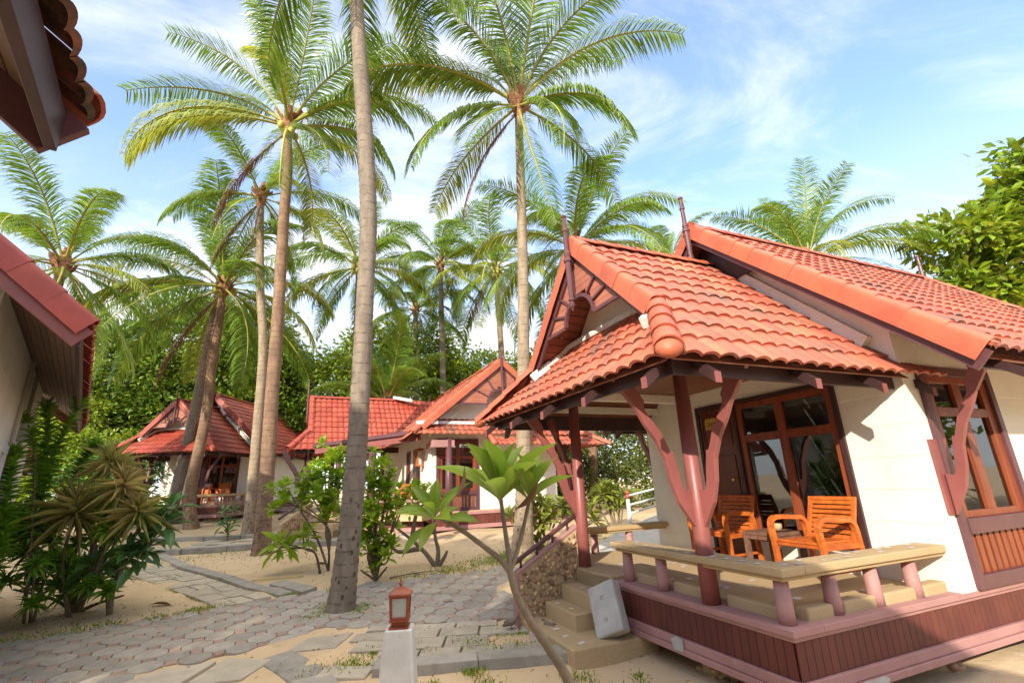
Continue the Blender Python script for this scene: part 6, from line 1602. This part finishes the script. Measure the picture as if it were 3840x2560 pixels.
def dove(label, x, y, yaw, z=.03):
    R = thing('dove', label, 'bird', (x, y, ground_z(x, y) + z), yaw, 'ground doves by the steps')
    mb = MB()
    sp = [(-.105, .055, .006, .018), (-.075, .058, .012, .022), (-.045, .062, .026, .024), (-.01, .068, .034, .034), (.03, .075, .036, .038), (.06, .088, .030, .034), (.078, .108, .021, .024), (.088, .124, .019, .020), (.102, .131, .018, .018), (.114, .129, .010, .010), (.128, .125, .003, .003)]
    n = 12; vs = []
    for (x_, z_, ry, rz) in sp:
        for j in range(n):
            t = 2 * pi * j / n; vs.append((x_, ry * cos(t), z_ + rz * sin(t)))
    mb.add(vs, [(i * n + j, i * n + (j + 1) % n, (i + 1) * n + (j + 1) % n, (i + 1) * n + j) for i in range(len(sp) - 1) for j in range(n)] + [tuple(range(n))[::-1]])
    mb.build('body', 'bird', R, smooth=True)
    w = MB()
    for sg in (-1, 1): w.ell((-.02, sg * .031, .073), (.062, .010, .026), Matrix.Rotation(radians(8), 3, 'Y'), 10, 6)
    w.build('wings', 'bird', R, smooth=True)
    l = MB()
    for sg in (-1, 1):
        l.tube([(.01, sg * .014, .04), (.008, sg * .014, 0)], .003, 6)
        for a in (-.5, 0, .5): l.tube([(.008, sg * .014, .002), (.03, sg * .014 + .022 * sin(a), .002)], .002, 5)
    l.build('legs', 'lampwood', R)
    e = MB()
    for sg in (-1, 1): e.ell((.105, sg * .0155, .134), (.003, .003, .003), None, 6, 4)
    e.build('eyes', 'black', R)
dove('small brown dove standing on the slabs left of the sapling stem', -.16, 6.78, radians(25))
dove('second brown dove near the porch steps, partly behind the sapling stem', .34, 6.62, radians(150))

# ------------------------------------------------------------------ sky, sun, camera
SUN_DIR = V3((.82, 2.0, -1.0)).normalized()          # the way the light travels
el = math.asin(-SUN_DIR.z); az = atan2(-SUN_DIR.x, -SUN_DIR.y)      # compass bearing of the sun from +Y
W = bpy.data.worlds.new('World'); SC.world = W; W.use_nodes = True
nt = W.node_tree; N = nt.nodes; L = nt.links
bg = N['Background']
sky = N.new('ShaderNodeTexSky'); sky.sky_type = 'NISHITA'; sky.sun_disc = False
sky.sun_elevation = el; sky.sun_rotation = az; sky.air_density = 1.0; sky.dust_density = .6; sky.ozone_density = 1.2
tc = N.new('ShaderNodeTexCoord')
sep = N.new('ShaderNodeSeparateXYZ'); L.new(tc.outputs['Generated'], sep.inputs[0])
zz = N.new('ShaderNodeMath'); zz.operation = 'MAXIMUM'; zz.inputs[1].default_value = .0; L.new(sep.outputs['Z'], zz.inputs[0])
za = N.new('ShaderNodeMath'); za.operation = 'ADD'; za.inputs[1].default_value = .35; L.new(zz.outputs[0], za.inputs[0])
dv = N.new('ShaderNodeVectorMath'); dv.operation = 'DIVIDE'; L.new(tc.outputs['Generated'], dv.inputs[0])
cb = N.new('ShaderNodeCombineXYZ')
for k in 'XYZ': L.new(za.outputs[0], cb.inputs[k])
L.new(cb.outputs[0], dv.inputs[1])
mp = N.new('ShaderNodeMapping'); mp.inputs['Scale'].default_value = (1.2, 2.2, .6); mp.inputs['Rotation'].default_value = (0, 0, radians(35)); mp.inputs['Location'].default_value = (3.2, .4, 0); L.new(dv.outputs[0], mp.inputs[0])
n1 = N.new('ShaderNodeTexNoise'); n1.inputs['Scale'].default_value = 1.7; n1.inputs['Detail'].default_value = 9; n1.inputs['Roughness'].default_value = .58; n1.inputs['Distortion'].default_value = .5; L.new(mp.outputs[0], n1.inputs['Vector'])
cr = N.new('ShaderNodeMapRange'); cr.interpolation_type = 'SMOOTHSTEP'; cr.inputs[1].default_value = .38; cr.inputs[2].default_value = .70; L.new(n1.outputs['Fac'], cr.inputs[0])
hz = N.new('ShaderNodeMapRange'); hz.inputs[1].default_value = .55; hz.inputs[2].default_value = .12; hz.inputs[3].default_value = .13; hz.inputs[4].default_value = .66; L.new(sep.outputs['Z'], hz.inputs[0])
ad = N.new('ShaderNodeMath'); ad.operation = 'MULTIPLY_ADD'; ad.inputs[1].default_value = .62; L.new(cr.outputs[0], ad.inputs[0]); L.new(hz.outputs[0], ad.inputs[2])
cl = N.new('ShaderNodeClamp'); L.new(ad.outputs[0], cl.inputs[0])
cloud = N.new('ShaderNodeRGB'); cloud.outputs[0].default_value = (4.7, 4.65, 4.55, 1)
mx = N.new('ShaderNodeMix'); mx.data_type = 'RGBA'
gn = N.new('ShaderNodeMix'); gn.data_type = 'RGBA'; gn.blend_type = 'MULTIPLY'; gn.inputs[0].default_value = 1; L.new(sky.outputs[0], gn.inputs[6]); gn.inputs[7].default_value = (1.0, 1.25, 1.6, 1)
L.new(cl.outputs[0], mx.inputs[0]); L.new(gn.outputs[2], mx.inputs[6]); L.new(cloud.outputs[0], mx.inputs[7])
# added warm brightening of the unseen sun side, to warm the fill
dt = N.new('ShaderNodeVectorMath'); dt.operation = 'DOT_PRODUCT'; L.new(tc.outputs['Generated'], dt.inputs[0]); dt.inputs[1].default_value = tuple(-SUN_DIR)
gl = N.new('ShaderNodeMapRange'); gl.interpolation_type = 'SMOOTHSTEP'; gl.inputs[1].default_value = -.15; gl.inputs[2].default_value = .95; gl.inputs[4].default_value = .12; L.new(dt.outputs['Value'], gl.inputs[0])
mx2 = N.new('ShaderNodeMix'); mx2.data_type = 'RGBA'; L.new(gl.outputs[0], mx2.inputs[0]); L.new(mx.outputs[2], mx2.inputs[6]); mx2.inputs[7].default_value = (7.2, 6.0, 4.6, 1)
# added bright cap overhead, out of frame, lifting fill on open ground
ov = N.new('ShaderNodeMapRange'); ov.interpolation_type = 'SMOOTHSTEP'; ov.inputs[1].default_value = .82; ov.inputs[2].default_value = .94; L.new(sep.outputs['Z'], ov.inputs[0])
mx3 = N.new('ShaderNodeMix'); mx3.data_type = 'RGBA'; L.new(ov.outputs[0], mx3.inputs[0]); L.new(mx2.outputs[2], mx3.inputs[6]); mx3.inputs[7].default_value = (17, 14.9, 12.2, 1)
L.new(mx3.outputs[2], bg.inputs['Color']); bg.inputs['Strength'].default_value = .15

sl = bpy.data.lights.new('sun', 'SUN'); sl.energy = 3.7; sl.angle = radians(.55); sl.color = (1, .89, .72)
so = bpy.data.objects.new('sun', sl); link(so); so.rotation_euler = SUN_DIR.to_track_quat('-Z', 'Y').to_euler()

cd = bpy.data.cameras.new('camera'); cam = bpy.data.objects.new('camera', cd); link(cam)
cd.sensor_fit = 'HORIZONTAL'; cd.sensor_width = 36; cd.lens = 16.505; cd.clip_start = .05; cd.clip_end = 3000
RR = Matrix(((.999243, .038906, 0), (.011266, -.289339, -.95716), (-.03724, .956436, -.289558)))
cam.matrix_world = Matrix.Translation((0, 0, 1.85)) @ RR.to_4x4()
SC.camera = cam
vs = SC.view_settings
vs.view_transform = 'Standard'; vs.look = 'None'; vs.exposure = 1.05; vs.gamma = 1.0
SC.cycles.max_bounces = 8; SC.cycles.transparent_max_bounces = 12; SC.cycles.use_denoising = True
